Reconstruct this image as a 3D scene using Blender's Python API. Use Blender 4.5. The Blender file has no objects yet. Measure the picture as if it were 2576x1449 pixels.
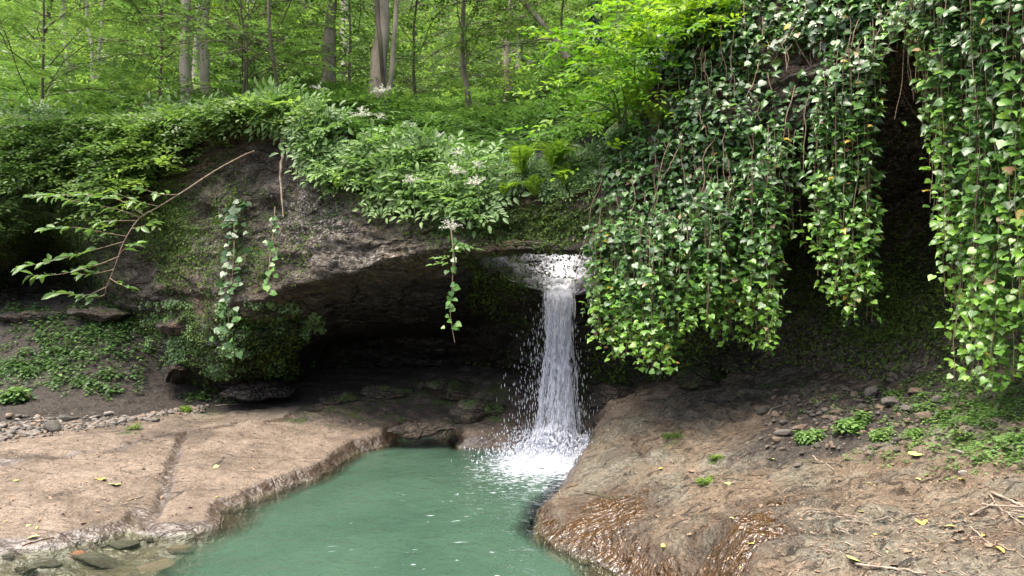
import bpy, math, random
import numpy as np
from mathutils import Vector, Matrix

# ------------------------------------------------------------------ scene, camera, light
S = bpy.context.scene
COL = S.collection
random.seed(7)
RNG = np.random.default_rng(11)
CX, CY, FO, CAMZ = 1288.0, 724.5, 1839.0, 2.1      # pixel frame of the survey (2576 x 1449) and eye height

cam_d = bpy.data.cameras.new('camera')
cam_d.sensor_width = 36.0
cam_d.lens = 36.0 * FO / 2576.0
cam_d.clip_start = 0.05
cam_d.clip_end = 500.0
cam = bpy.data.objects.new('camera', cam_d)
COL.objects.link(cam)
cam.location = (0, 0, CAMZ)
cam.rotation_euler = (math.radians(90), 0, 0)
S.camera = cam

SUN_ELEV, SUN_AZ = 72.0, 235.0                      # degrees; azimuth clockwise from +Y
world = bpy.data.worlds.new('World')
S.world = world
world.use_nodes = True
wn = world.node_tree
wn.nodes.clear()
sky = wn.nodes.new('ShaderNodeTexSky')
sky.sky_type = 'NISHITA'
sky.sun_disc = False
sky.sun_elevation = math.radians(SUN_ELEV)
sky.sun_rotation = math.radians(SUN_AZ)
sky.air_density = 0.7
sky.dust_density = 6.0
sky.ozone_density = 0.6
bg = wn.nodes.new('ShaderNodeBackground')
bg.inputs[1].default_value = 0.15
wo = wn.nodes.new('ShaderNodeOutputWorld')
wn.links.new(sky.outputs[0], bg.inputs[0])
wn.links.new(bg.outputs[0], wo.inputs[0])

sun_d = bpy.data.lights.new('sun', 'SUN')
sun_d.energy = 1.5
sun_d.angle = math.radians(42)
sun_d.color = (1.0, 0.96, 0.88)
sun = bpy.data.objects.new('sun', sun_d)
COL.objects.link(sun)
_e, _a = math.radians(SUN_ELEV), math.radians(SUN_AZ)
sun_dir = Vector((math.sin(_a) * math.cos(_e), math.cos(_a) * math.cos(_e), math.sin(_e)))
sun.rotation_euler = sun_dir.to_track_quat('Z', 'Y').to_euler()
sun.location = sun_dir * 60

S.view_settings.view_transform = 'Standard'
S.view_settings.look = 'None'
S.view_settings.exposure = 1.8
S.view_settings.gamma = 1.0
S.render.engine = 'CYCLES'
S.cycles.use_denoising = True
S.cycles.max_bounces = 7
S.cycles.diffuse_bounces = 4
S.cycles.glossy_bounces = 2
S.cycles.transmission_bounces = 4
S.cycles.transparent_max_bounces = 12
S.cycles.caustics_reflective = False
S.cycles.caustics_refractive = False
S.cycles.sample_clamp_indirect = 6.0

# ------------------------------------------------------------------ helpers
def W(px, py, Y):
    return np.array([(px - CX) / FO * Y, Y, CAMZ - (py - CY) / FO * Y])

def at_z(px, py, z):
    return W(px, py, (CAMZ - z) / ((py - CY) / FO))

def vnoise(p, seed=0):
    p = np.asarray(p, float)
    i = np.floor(p).astype(np.int64)
    f = p - i
    u = f * f * f * (f * (f * 6 - 15) + 10)
    def h(dx, dy, dz):
        n = ((i[..., 0] + dx) * 374761393 + (i[..., 1] + dy) * 668265263 + (i[..., 2] + dz) * 2147483629 + seed * 974711) & 0xffffffff
        n = ((n ^ (n >> 13)) * 1274126177) & 0xffffffff
        n = ((n ^ (n >> 16)) * 2246822519) & 0xffffffff
        return ((n ^ (n >> 15)) & 0xffffff) / float(0xffffff) * 2 - 1
    x0 = h(0,0,0)*(1-u[...,0]) + h(1,0,0)*u[...,0]
    x1 = h(0,1,0)*(1-u[...,0]) + h(1,1,0)*u[...,0]
    x2 = h(0,0,1)*(1-u[...,0]) + h(1,0,1)*u[...,0]
    x3 = h(0,1,1)*(1-u[...,0]) + h(1,1,1)*u[...,0]
    y0 = x0*(1-u[...,1]) + x1*u[...,1]
    y1 = x2*(1-u[...,1]) + x3*u[...,1]
    return y0*(1-u[...,2]) + y1*u[...,2]

ROT = np.array([[0.8, 0.6, 0], [-0.48, 0.64, 0.6], [0.36, -0.48, 0.8]])
def fbm(p, octv=4, seed=0, gain=0.5):
    p = np.asarray(p, float)
    a, s, t = 1.0, 0.0, 0.0
    for k in range(octv):
        s = s + a * vnoise(p, seed + k * 17)
        t += a
        p = (p @ ROT.T) * 2.03 + 3.7
        a *= gain
    return s / t

def sstep(a, b, x):
    t = np.clip((np.asarray(x, float) - a) / (b - a), 0, 1)
    return t * t * (3 - 2 * t)

class MB:
    """collects vertices and faces, builds ONE mesh object"""
    def __init__(self):
        self.V, self.F, self.A, self.n = [], [], [], 0
    def add(self, V, F, tint=0.5):
        V = np.asarray(V, float).reshape(-1, 3)
        F = np.asarray(F, int)
        self.V.append(V)
        self.F.append(F + self.n)
        self.A.append(np.broadcast_to(np.asarray(tint, float), (len(V),)))
        self.n += len(V)
    def mesh(self, name, mats, smooth=True):
        V = np.concatenate(self.V)
        me = bpy.data.meshes.new(name)
        lens = np.concatenate([np.full(len(f), f.shape[1]) for f in self.F])
        idx = np.concatenate([f.ravel() for f in self.F])
        me.vertices.add(len(V)); me.vertices.foreach_set('co', V.ravel())
        me.loops.add(len(idx)); me.loops.foreach_set('vertex_index', idx.astype(np.int32))
        me.polygons.add(len(lens))
        st = np.concatenate([[0], np.cumsum(lens)[:-1]])
        me.polygons.foreach_set('loop_start', st.astype(np.int32))
        me.polygons.foreach_set('loop_total', lens.astype(np.int32))
        me.polygons.foreach_set('use_smooth', np.full(len(lens), smooth))
        at = me.attributes.new('tint', 'FLOAT', 'POINT')
        at.data.foreach_set('value', np.concatenate(self.A).astype(np.float32))
        for m in (mats if isinstance(mats, (list, tuple)) else [mats]):
            me.materials.append(m)
        me.update(calc_edges=True)
        return me
    def build(self, name, mat, parent=None, smooth=True):
        return link(name, self.mesh(name, mat, smooth), parent)

def link(name, me, parent=None):
    o = bpy.data.objects.new(name, me)
    COL.objects.link(o)
    if parent is not None:
        o.parent = parent
        o.matrix_parent_inverse = parent.matrix_basis.inverted()
    return o

def tag(o, label=None, cat=None, group=None, kind=None):
    if label: o['label'] = label
    if cat: o['category'] = cat
    if group: o['group'] = group
    if kind: o['kind'] = kind
    return o

def empty(name, loc, label, cat, group=None):
    o = bpy.data.objects.new(name, None)
    COL.objects.link(o)
    o.location = tuple(loc)
    o.empty_display_size = 0.1
    return tag(o, label, cat, group)

def attr(me, name, vals):
    a = me.attributes.new(name, 'FLOAT', 'POINT')
    a.data.foreach_set('value', np.asarray(vals, np.float32).ravel())

def frames(n, t, roll=None):
    """rotation matrices (m,3,3), columns = side, tip direction, normal"""
    n = n / np.linalg.norm(n, axis=1, keepdims=True)
    t = t - (t * n).sum(1, keepdims=True) * n
    l = np.linalg.norm(t, axis=1, keepdims=True)
    t = np.where(l < 1e-4, np.cross(n, [0.3, 0.9, 0.2]), t)
    t = t / np.linalg.norm(t, axis=1, keepdims=True)
    s = np.cross(t, n)
    return np.stack([s, t, n], axis=2)

def stamp(mb, tv, tf, pos, R, sc, tint, ttint=None):
    """copy template (tv,tf) to every pos with rotation R and scale sc into ONE mesh"""
    m, k = len(pos), len(tv)
    sc = np.broadcast_to(np.asarray(sc, float), (m,))
    V = np.einsum('mij,kj->mki', R, tv) * sc[:, None, None] + pos[:, None, :]
    F = tf[None] + (np.arange(m) * k)[:, None, None]
    T = np.broadcast_to(np.asarray(tint, float), (m,))[:, None] + (np.zeros(k) if ttint is None else ttint)[None]
    mb.add(V.reshape(-1, 3), F.reshape(-1, tf.shape[1]), T.reshape(-1))

def tube(path, rad, sides=7):
    path = np.asarray(path, float)
    n = len(path)
    rad = np.broadcast_to(np.asarray(rad, float), (n,))
    t = np.gradient(path, axis=0)
    t /= np.linalg.norm(t, axis=1, keepdims=True) + 1e-9
    ref = np.array([0.31, 0.95, 0.05]) if abs(t[:, 2]).mean() > 0.6 else np.array([0.05, 0.1, 1.0])
    a = np.cross(t, ref); a /= np.linalg.norm(a, axis=1, keepdims=True) + 1e-9
    b = np.cross(t, a)
    th = np.linspace(0, 2 * np.pi, sides, endpoint=False)
    V = path[:, None, :] + rad[:, None, None] * (np.cos(th)[None, :, None] * a[:, None, :] + np.sin(th)[None, :, None] * b[:, None, :])
    i = np.arange(n - 1)[:, None] * sides
    j = np.arange(sides)[None, :]
    j2 = (j + 1) % sides
    F = np.stack([i + j, i + j2, i + sides + j2, i + sides + j], axis=-1).reshape(-1, 4)
    return V.reshape(-1, 3), F

def curve(pts, n):
    """Catmull-Rom through pts"""
    P = np.asarray(pts, float)
    P = np.vstack([2 * P[0] - P[1], P, 2 * P[-1] - P[-2]])
    m = len(P) - 3
    u = np.linspace(0, m - 1e-6, n)
    k = u.astype(int); f = (u - k)[:, None]
    p0, p1, p2, p3 = P[k], P[k + 1], P[k + 2], P[k + 3]
    return 0.5 * ((2 * p1) + (-p0 + p2) * f + (2 * p0 - 5 * p1 + 4 * p2 - p3) * f ** 2 + (-p0 + 3 * p1 - 3 * p2 + p3) * f ** 3)

class TPS:
    """thin-plate surface z(x, y) through scattered survey points"""
    def __init__(self, P, lam=0.02, sc=8.0):
        self.P = np.asarray(P, float)[:, :2] / sc; self.sc = sc
        z = np.asarray(P, float)[:, 2]
        n = len(z)
        K = self._phi(self.P, self.P) + lam * np.eye(n)
        Q = np.hstack([np.ones((n, 1)), self.P])
        A = np.block([[K, Q], [Q.T, np.zeros((3, 3))]])
        self.w = np.linalg.solve(A, np.concatenate([z, np.zeros(3)]))
    @staticmethod
    def _phi(a, b):
        d2 = ((a[:, None] - b[None]) ** 2).sum(-1)
        return 0.5 * d2 * np.log(d2 + 1e-12)
    def __call__(self, x, y):
        x = np.asarray(x, float); shp = x.shape
        q = np.stack([x.ravel(), np.asarray(y, float).ravel()], 1) / self.sc
        out = np.empty(len(q))
        for s in range(0, len(q), 20000):
            b = q[s:s + 20000]
            out[s:s + 20000] = self._phi(b, self.P) @ self.w[:-3] + self.w[-3] + b @ self.w[-2:]
        return out.reshape(shp)

# ------------------------------------------------------------------ materials
class NT:
    def __init__(self, name):
        self.m = bpy.data.materials.new(name)
        self.m.use_nodes = True
        self.t = self.m.node_tree
        self.t.nodes.clear()
        self.out = self.t.nodes.new('ShaderNodeOutputMaterial')
        self.geo = None
    def n(self, typ, **kw):
        nd = self.t.nodes.new(typ)
        for k, v in kw.items(): setattr(nd, k, v)
        return nd
    def put(self, sock, v):
        if hasattr(v, 'is_output'): self.t.links.new(v, sock)
        elif isinstance(v, tuple) and sock.type == 'RGBA': sock.default_value = (*v[:3], 1)
        else: sock.default_value = v
    def pos(self, scale=(1, 1, 1)):
        if self.geo is None: self.geo = self.n('ShaderNodeTexCoord').outputs['Object']
        if scale == (1, 1, 1): return self.geo
        mp = self.n('ShaderNodeMapping'); mp.inputs['Scale'].default_value = scale
        self.t.links.new(self.geo, mp.inputs['Vector'])
        return mp.outputs[0]
    def noise(self, scale, detail=5, rough=0.55, vec=None, dist=0.0):
        nd = self.n('ShaderNodeTexNoise')
        nd.inputs['Scale'].default_value = scale; nd.inputs['Detail'].default_value = detail
        nd.inputs['Roughness'].default_value = rough; nd.inputs['Distortion'].default_value = dist
        self.t.links.new(vec if vec is not None else self.pos(), nd.inputs['Vector'])
        return nd.outputs[0]
    def noise_vec(self, scale, nscale, amt):
        w = self.n('ShaderNodeMix', data_type='VECTOR'); w.inputs[0].default_value = amt
        nz = self.n('ShaderNodeTexNoise'); nz.inputs['Scale'].default_value = nscale; nz.inputs['Detail'].default_value = 4
        self.t.links.new(self.pos(), nz.inputs['Vector'])
        self.t.links.new(self.pos(scale), w.inputs[4]); self.t.links.new(nz.outputs['Color'], w.inputs[5])
        return w.outputs[1]
    def voro(self, scale, feature='F1', vec=None, out='Distance', rand=1.0):
        nd = self.n('ShaderNodeTexVoronoi', feature=feature)
        nd.inputs['Scale'].default_value = scale
        nd.inputs['Randomness'].default_value = rand
        self.t.links.new(vec if vec is not None else self.pos(), nd.inputs['Vector'])
        return nd.outputs[out]
    def ramp(self, fac, stops, interp='LINEAR'):
        nd = self.n('ShaderNodeValToRGB')
        cr = nd.color_ramp; cr.interpolation = interp
        while len(cr.elements) < len(stops): cr.elements.new(0.5)
        for e, (p, c) in zip(cr.elements, stops):
            e.position = p
            e.color = (*c, 1) if isinstance(c, tuple) else (c, c, c, 1)
        self.put(nd.inputs[0], fac)
        return nd.outputs[0]
    def math(self, op, a, b=0.0, clamp=False):
        nd = self.n('ShaderNodeMath', operation=op, use_clamp=clamp)
        self.put(nd.inputs[0], a); self.put(nd.inputs[1], b)
        return nd.outputs[0]
    def mix(self, fac, a, b, blend='MIX'):
        nd = self.n('ShaderNodeMix', data_type='RGBA', blend_type=blend)
        self.put(nd.inputs[0], fac); self.put(nd.inputs[6], a); self.put(nd.inputs[7], b)
        return nd.outputs[2]
    def attr(self, name):
        return self.n('ShaderNodeAttribute', attribute_name=name).outputs['Fac']
    def bump(self, h, strength=0.5, dist=0.05, normal=None):
        nd = self.n('ShaderNodeBump')
        nd.inputs['Strength'].default_value = strength; nd.inputs['Distance'].default_value = dist
        self.put(nd.inputs['Height'], h)
        if normal is not None: self.t.links.new(normal, nd.inputs['Normal'])
        return nd.outputs[0]
    def bsdf(self, color, rough=0.8, spec=0.5, normal=None, **kw):
        nd = self.n('ShaderNodeBsdfPrincipled')
        self.put(nd.inputs['Base Color'], color); self.put(nd.inputs['Roughness'], rough)
        self.put(nd.inputs['Specular IOR Level'], spec)
        if normal is not None: self.t.links.new(normal, nd.inputs['Normal'])
        for k, v in kw.items(): self.put(nd.inputs[k.replace('_', ' ')], v)
        return nd.outputs[0]
    def shader_mix(self, fac, a, b):
        nd = self.n('ShaderNodeMixShader')
        self.put(nd.inputs[0], fac); self.t.links.new(a, nd.inputs[1]); self.t.links.new(b, nd.inputs[2])
        return nd.outputs[0]
    def done(self, sh):
        self.t.links.new(sh, self.out.inputs['Surface'])
        return self.m

def mat_leaf(name, stops, rough=0.45, spec=0.5, trans=0.4, tboost=(1.15, 1.25, 0.7)):
    k = NT(name)
    c = k.ramp(k.attr('tint'), stops)
    v = k.noise(9.0, 2)
    c = k.mix(1.0, c, k.ramp(v, [(0.3, 0.72), (0.7, 1.18)]), 'MULTIPLY')
    a = k.bsdf(c, rough, spec)
    tr = k.n('ShaderNodeBsdfTranslucent')
    k.put(tr.inputs[0], k.mix(1.0, c, tboost, 'MULTIPLY'))
    return k.done(k.shader_mix(trans, a, tr.outputs[0]))

def mat_bark(name, c1, c2, moss=(0.06, 0.10, 0.02), mo=0.5):
    k = NT(name)
    n1 = k.noise(6, 6, 0.65, k.pos((1, 1, 0.25)))
    n2 = k.noise(2.2, 3)
    c = k.ramp(n1, [(0.3, c1), (0.68, c2)])
    c = k.mix(k.math('MULTIPLY', k.ramp(n2, [(0.5, 0.0), (0.68, 1.0)]), mo), c, moss)
    b = k.bump(k.noise(26, 4, 0.6, k.pos((1, 1, 0.3))), 0.7, 0.02)
    return k.done(k.bsdf(c, 0.9, 0.2, b))

def mat_plain(name, c1, c2, scale=12, rough=0.8, bump=0.5, spec=0.4, dist=0.01):
    k = NT(name)
    n1 = k.noise(scale, 5, 0.6)
    b = k.bump(k.noise(scale * 3, 5, 0.65), bump, dist)
    return k.done(k.bsdf(k.ramp(n1, [(0.32, c1), (0.68, c2)]), rough, spec, b))
def mat_cliff():
    k = NT('cliff_rock')
    big = k.noise(0.9, 5, 0.6)
    mid = k.noise(4.5, 8, 0.68, k.pos((1, 1, 1.6)))
    fine = k.noise(26, 6, 0.7)
    c = k.ramp(mid, [(0.32, (0.018, 0.014, 0.010)), (0.5, (0.062, 0.052, 0.035)), (0.70, (0.155, 0.135, 0.098))])
    c = k.mix(k.ramp(big, [(0.48, 0.0), (0.66, 0.6)]), c, k.ramp(fine, [(0.3, (0.045, 0.027, 0.013)), (0.7, (0.14, 0.085, 0.042))]))
    c = k.mix(1.0, c, k.ramp(fine, [(0.34, 0.45), (0.66, 1.45)]), 'MULTIPLY')
    e1 = k.voro(1.5, 'DISTANCE_TO_EDGE', k.noise_vec((1.0, 1.0, 2.6), 3.0, 0.22)); e2 = k.voro(5.0, 'DISTANCE_TO_EDGE', k.noise_vec((1.0, 1.0, 2.6), 5.0, 0.2))
    crk = k.math('MULTIPLY', k.ramp(e1, [(0.0, 0.5), (0.03, 1.0)]), k.ramp(e2, [(0.0, 0.7), (0.06, 1.0)]))
    c = k.mix(1.0, c, crk, 'MULTIPLY')
    # pale crust of lichens, plus painted brightening under the right overhang
    lich_lift = k.math('MULTIPLY', k.attr('lichen_lift'), k.ramp(k.noise(17, 5, 0.75), [(0.50, 0.0), (0.60, 1.0)]))
    c = k.mix(lich_lift, c, k.ramp(k.noise(34, 3, 0.7), [(0.38, (0.15, 0.13, 0.11)), (0.58, (0.36, 0.33, 0.30)), (0.68, (0.62, 0.60, 0.57))]))
    # moss cover
    mn = k.math('ADD', k.attr('moss'), k.math('MULTIPLY', k.math('SUBTRACT', k.noise(3.3, 8, 0.72), 0.5), 2.4))
    mf = k.ramp(mn, [(0.42, 0.0), (0.66, 1.0)])
    mc = k.ramp(k.noise(13, 6, 0.7), [(0.3, (0.014, 0.024, 0.006)), (0.5, (0.045, 0.075, 0.014)), (0.72, (0.11, 0.155, 0.028))])
    c = k.mix(mf, c, mc)
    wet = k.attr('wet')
    c = k.mix(wet, c, k.mix(1.0, c, (0.24, 0.25, 0.25), 'MULTIPLY'))  # wet darkening, also the painted shade of the cave
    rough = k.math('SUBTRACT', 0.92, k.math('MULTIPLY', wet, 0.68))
    h = k.math('ADD', k.math('MULTIPLY', k.noise(6, 6, 0.6, k.pos((1, 1, 1.8))), 1.0), k.math('MULTIPLY', k.voro(14), 0.3))
    b = k.bump(h, 0.9, 0.09)
    b = k.bump(k.noise(34, 3, 0.6), 0.7, 0.03, b)
    b = k.bump(crk, 1.0, 0.05, b)
    return k.done(k.bsdf(c, rough, 0.45, b))

def mat_floor():
    k = NT('bed_rock')
    mid = k.noise(3.2, 7, 0.65, k.pos((1, 1, 4)))
    fine = k.noise(30, 6, 0.72)
    spk = k.noise(70, 4, 0.7)
    # dry grey-tan slab (left bank) / warm brown slab (right bank)
    tan = k.ramp(mid, [(0.28, (0.20, 0.155, 0.115)), (0.5, (0.325, 0.255, 0.19)), (0.74, (0.42, 0.34, 0.262))])
    brn = k.ramp(mid, [(0.28, (0.12, 0.080, 0.046)), (0.5, (0.230, 0.170, 0.108)), (0.74, (0.34, 0.275, 0.195))])
    tan = k.mix(1.0, tan, k.ramp(k.noise(1.1, 4, 0.6, None, 0.6), [(0.35, (0.62, 0.60, 0.56)), (0.5, (0.95, 0.93, 0.90)), (0.68, (1.05, 1.03, 0.98))]), 'MULTIPLY')
    olive = k.ramp(fine, [(0.3, (0.12, 0.108, 0.072)), (0.7, (0.29, 0.27, 0.205))])
    brn = k.mix(k.ramp(k.noise(1.5, 5, 0.65), [(0.43, 0.0), (0.57, 0.9)]), brn, olive)
    c = k.mix(k.attr('warm'), tan, brn)
    c = k.mix(1.0, c, k.ramp(fine, [(0.34, 0.60), (0.5, 0.92), (0.66, 1.18)]), 'MULTIPLY')
    c = k.mix(1.0, c, k.ramp(k.noise(110, 3, 0.7), [(0.36, 0.6), (0.62, 1.2)]), 'MULTIPLY')
    c = k.mix(k.math('MULTIPLY', k.ramp(spk, [(0.56, 0.0), (0.63, 1.0)]), 0.75), c, (0.075, 0.055, 0.04))
    warp = k.n('ShaderNodeMix', data_type='VECTOR'); warp.inputs[0].default_value = 0.16
    rotm = k.n('ShaderNodeMapping'); rotm.inputs['Rotation'].default_value = (0, 0, 0.5); rotm.inputs['Scale'].default_value = (0.75, 2.1, 1.0)
    k.t.links.new(k.pos(), rotm.inputs['Vector'])
    nz = k.n('ShaderNodeTexNoise'); nz.inputs['Scale'].default_value = 3.0; nz.inputs['Detail'].default_value = 5; k.t.links.new(k.pos(), nz.inputs['Vector'])
    k.t.links.new(rotm.outputs[0], warp.inputs[4]); k.t.links.new(nz.outputs['Color'], warp.inputs[5])
    wv = warp.outputs[1]
    e1 = k.voro(1.7, 'DISTANCE_TO_EDGE', wv); e2 = k.voro(6.5, 'DISTANCE_TO_EDGE', wv)
    cr1 = k.ramp(e1, [(0.0, 0.0), (0.022, 1.0)]); cr2 = k.ramp(e2, [(0.0, 0.0), (0.05, 1.0)])
    patch = k.ramp(k.noise(2.6, 4, 0.6), [(0.45, 0.0), (0.6, 1.0)])
    cr2 = k.math('MAXIMUM', cr2, patch)
    seam = k.math('SUBTRACT', 1.0, k.math('MULTIPLY', k.math('MULTIPLY', k.math('SUBTRACT', 1.0, cr1), 0.6), patch))
    rot2 = k.n('ShaderNodeMapping'); rot2.inputs['Rotation'].default_value = (0, 0, 0.5); rot2.inputs['Scale'].default_value = (6.0, 20.0, 6.0)
    k.t.links.new(k.pos(), rot2.inputs['Vector'])
    chip = k.ramp(k.noise(1.0, 5, 0.68, rot2.outputs[0], 0.6), [(0.33, 0.40), (0.43, 0.97), (0.62, 1.0), (0.72, 1.22)])
    chip = k.math('ADD', k.math('MULTIPLY', chip, k.math('ADD', 0.35, k.math('MULTIPLY', k.attr('warm'), 0.65))), k.math('MULTIPLY', k.math('SUBTRACT', 1.0, k.attr('warm')), 0.65))
    crk = k.math('MULTIPLY', seam, chip)
    c = k.mix(1.0, c, crk, 'MULTIPLY')
    # dark humus and scree
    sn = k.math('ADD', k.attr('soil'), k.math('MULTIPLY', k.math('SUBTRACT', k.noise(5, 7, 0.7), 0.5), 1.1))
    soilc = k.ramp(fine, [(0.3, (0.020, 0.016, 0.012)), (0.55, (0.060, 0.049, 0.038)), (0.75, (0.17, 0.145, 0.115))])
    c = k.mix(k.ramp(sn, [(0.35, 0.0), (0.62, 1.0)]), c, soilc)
    # algae-brown film where water runs
    wn_ = k.math('ADD', k.attr('wet'), k.math('MULTIPLY', k.math('SUBTRACT', k.noise(4.5, 7, 0.68), 0.5), k.math('ADD', 0.4, k.math('MULTIPLY', k.attr('warm'), 0.8))))
    wet = k.ramp(wn_, [(0.38, 0.0), (0.7, 1.0)])
    film = k.mix(0.62, k.mix(1.0, c, (0.45, 0.38, 0.32), 'MULTIPLY'), k.mix(k.attr('warm'), k.ramp(fine, [(0.3, (0.030, 0.018, 0.010)), (0.7, (0.12, 0.072, 0.036))]), k.ramp(fine, [(0.3, (0.060, 0.028, 0.009)), (0.7, (0.22, 0.115, 0.036))])))
    c = k.mix(wet, c, film)
    mn = k.math('ADD', k.attr('moss'), k.math('MULTIPLY', k.math('SUBTRACT', k.noise(4.2, 8, 0.72), 0.5), 2.0))
    mf = k.ramp(mn, [(0.45, 0.0), (0.68, 1.0)])
    c = k.mix(mf, c, k.ramp(k.noise(20, 5, 0.7), [(0.3, (0.018, 0.03, 0.007)), (0.7, (0.10, 0.14, 0.03))]))
    c = k.mix(k.attr('bed'), c, k.ramp(mid, [(0.3, (0.045, 0.034, 0.019)), (0.5, (0.115, 0.088, 0.050)), (0.7, (0.19, 0.15, 0.09))]))
    c = k.mix(1.0, c, (0.63, 0.635, 0.64), 'MULTIPLY')
    rough = k.math('SUBTRACT', 0.86, k.math('MULTIPLY', wet, k.math('ADD', 0.40, k.math('MULTIPLY', k.attr('warm'), 0.36))))
    pit = k.ramp(k.voro(26, 'F1', k.noise_vec((1, 1, 1), 4.0, 0.12)), [(0.10, 0.0), (0.30, 1.0)])
    h = k.math('ADD', k.noise(7, 5, 0.55, k.pos((1, 1, 2))), k.math('MULTIPLY', k.voro(11), 0.2))
    b = k.bump(h, 0.7, 0.08)
    b = k.bump(pit, 0.6, 0.012, b)
    b = k.bump(k.noise(42, 2, 0.5), 0.45, 0.012, b)
    b = k.bump(crk, 0.9, 0.03, b)
    rip = k.math('MULTIPLY', k.noise(10, 2, 0.5, k.pos((1, 1.5, 1)), 0.5), k.math('MULTIPLY', wet, k.math('ADD', 0.22, k.math('MULTIPLY', k.attr('warm'), 0.78))))
    b = k.bump(rip, 1.0, 0.075, b)
    return k.done(k.bsdf(c, rough, k.math('ADD', 0.35, k.math('MULTIPLY', wet, 0.65)), b))

def mat_hill():
    k = NT('forest_floor')
    n1 = k.noise(2.0, 6, 0.65)
    c = k.ramp(k.noise(14, 5, 0.7), [(0.3, (0.018, 0.022, 0.008)), (0.55, (0.045, 0.045, 0.02)), (0.75, (0.09, 0.075, 0.045))])
    c = k.mix(k.ramp(n1, [(0.4, 0.0), (0.6, 0.8)]), c, (0.04, 0.075, 0.016))
    return k.done(k.bsdf(c, 0.95, 0.15, k.bump(k.noise(12, 6, 0.7), 0.8, 0.1)))

def mat_pool():
    k = NT('pool_water')
    dep = k.attr('depth')
    c = k.ramp(k.noise(0.55, 4, 0.6, dist=0.6), [(0.3, (0.033, 0.068, 0.045)), (0.7, (0.052, 0.098, 0.065))])
    turb = k.n('ShaderNodeBsdfDiffuse'); k.put(turb.inputs[0], c)
    clear = k.n('ShaderNodeBsdfTransparent'); clear.inputs[0].default_value = (0.86, 0.90, 0.82, 1)
    fac = k.ramp(dep, [(0.10, 0.02), (0.34, 0.30), (0.75, 0.97)])
    body = k.shader_mix(fac, clear.outputs[0], turb.outputs[0])
    h = k.math('ADD', k.noise(3.2, 4, 0.6, dist=0.8), k.math('MULTIPLY', k.noise(13, 3, 0.6, dist=0.5), 0.30))
    b = k.bump(h, 0.30, 0.12)
    gl = k.n('ShaderNodeBsdfGlossy'); gl.inputs['Roughness'].default_value = 0.04
    k.t.links.new(b, gl.inputs['Normal'])
    fr = k.n('ShaderNodeFresnel'); fr.inputs[0].default_value = 1.33; k.t.links.new(b, fr.inputs['Normal'])
    surf = k.shader_mix(fr.outputs[0], body, gl.outputs[0])
    fn = k.math('ADD', k.attr('foam'), k.math('MULTIPLY', k.math('SUBTRACT', k.noise(15, 6, 0.72, k.pos((0.8, 1.5, 1)), 0.9), 0.5), 1.9))
    glint = k.math('MULTIPLY', k.ramp(k.noise(5.5, 3, 0.6, k.pos((0.6, 1.7, 1)), 0.7), [(0.685, 0.0), (0.71, 1.0)]), k.attr('glint'))  # painted glints on the ripples, drawn in foam colour
    ff = k.math('MAXIMUM', k.ramp(fn, [(0.50, 0.0), (0.70, 0.95)]), glint)
    foam = k.bsdf((0.50, 0.54, 0.59), 0.5, 0.4, k.bump(k.noise(40, 4), 0.6, 0.03))
    return k.done(k.shader_mix(ff, surf, foam))

def mat_fall(name, lo, hi, sx, sz):
    k = NT(name)
    n1 = k.noise(1.0, 5, 0.7, k.pos((sx, sx * 0.6, sz)), 0.4)
    n2 = k.noise(3.0, 4, 0.7, k.pos((sx, sx * 0.6, sz)), 0.2)
    f = k.math('ADD', k.math('MULTIPLY', n1, 0.6), k.math('MULTIPLY', n2, 0.4))
    f = k.math('ADD', f, k.attr('tint'))
    al = k.ramp(f, [(lo, 0.0), (hi, 1.0)])
    d = k.bsdf((0.90, 0.92, 0.96), 0.3, 0.6)
    tr = k.n('ShaderNodeBsdfTranslucent'); tr.inputs[0].default_value = (0.90, 0.92, 0.96, 1)
    w = k.shader_mix(0.66, d, tr.outputs[0])
    cl = k.n('ShaderNodeBsdfTransparent')
    return k.done(k.shader_mix(al, cl.outputs[0], w))

def mat_chute():
    k = NT('chute_rock')
    n = k.noise(6, 8, 0.7, k.pos((1, 1, 1.5)))
    c = k.ramp(n, [(0.3, (0.045, 0.045, 0.05)), (0.5, (0.16, 0.165, 0.18)), (0.7, (0.38, 0.39, 0.42))])
    mf = k.ramp(k.math('ADD', k.attr('moss'), k.math('MULTIPLY', k.math('SUBTRACT', k.noise(5, 6, 0.7), 0.5), 1.5)), [(0.3, 0.0), (0.55, 0.9)])
    c = k.mix(mf, c, (0.045, 0.065, 0.03))
    b = k.bump(k.noise(11, 9, 0.75), 1.0, 0.16)
    return k.done(k.bsdf(c, 0.42, 0.6, b))

def mat_drop():
    k = NT('water_drop')
    d = k.bsdf((0.90, 0.92, 0.96), 0.2, 0.7)
    tr = k.n('ShaderNodeBsdfTranslucent'); tr.inputs[0].default_value = (0.90, 0.92, 0.96, 1)
    return k.done(k.shader_mix(0.5, d, tr.outputs[0]))

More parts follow.
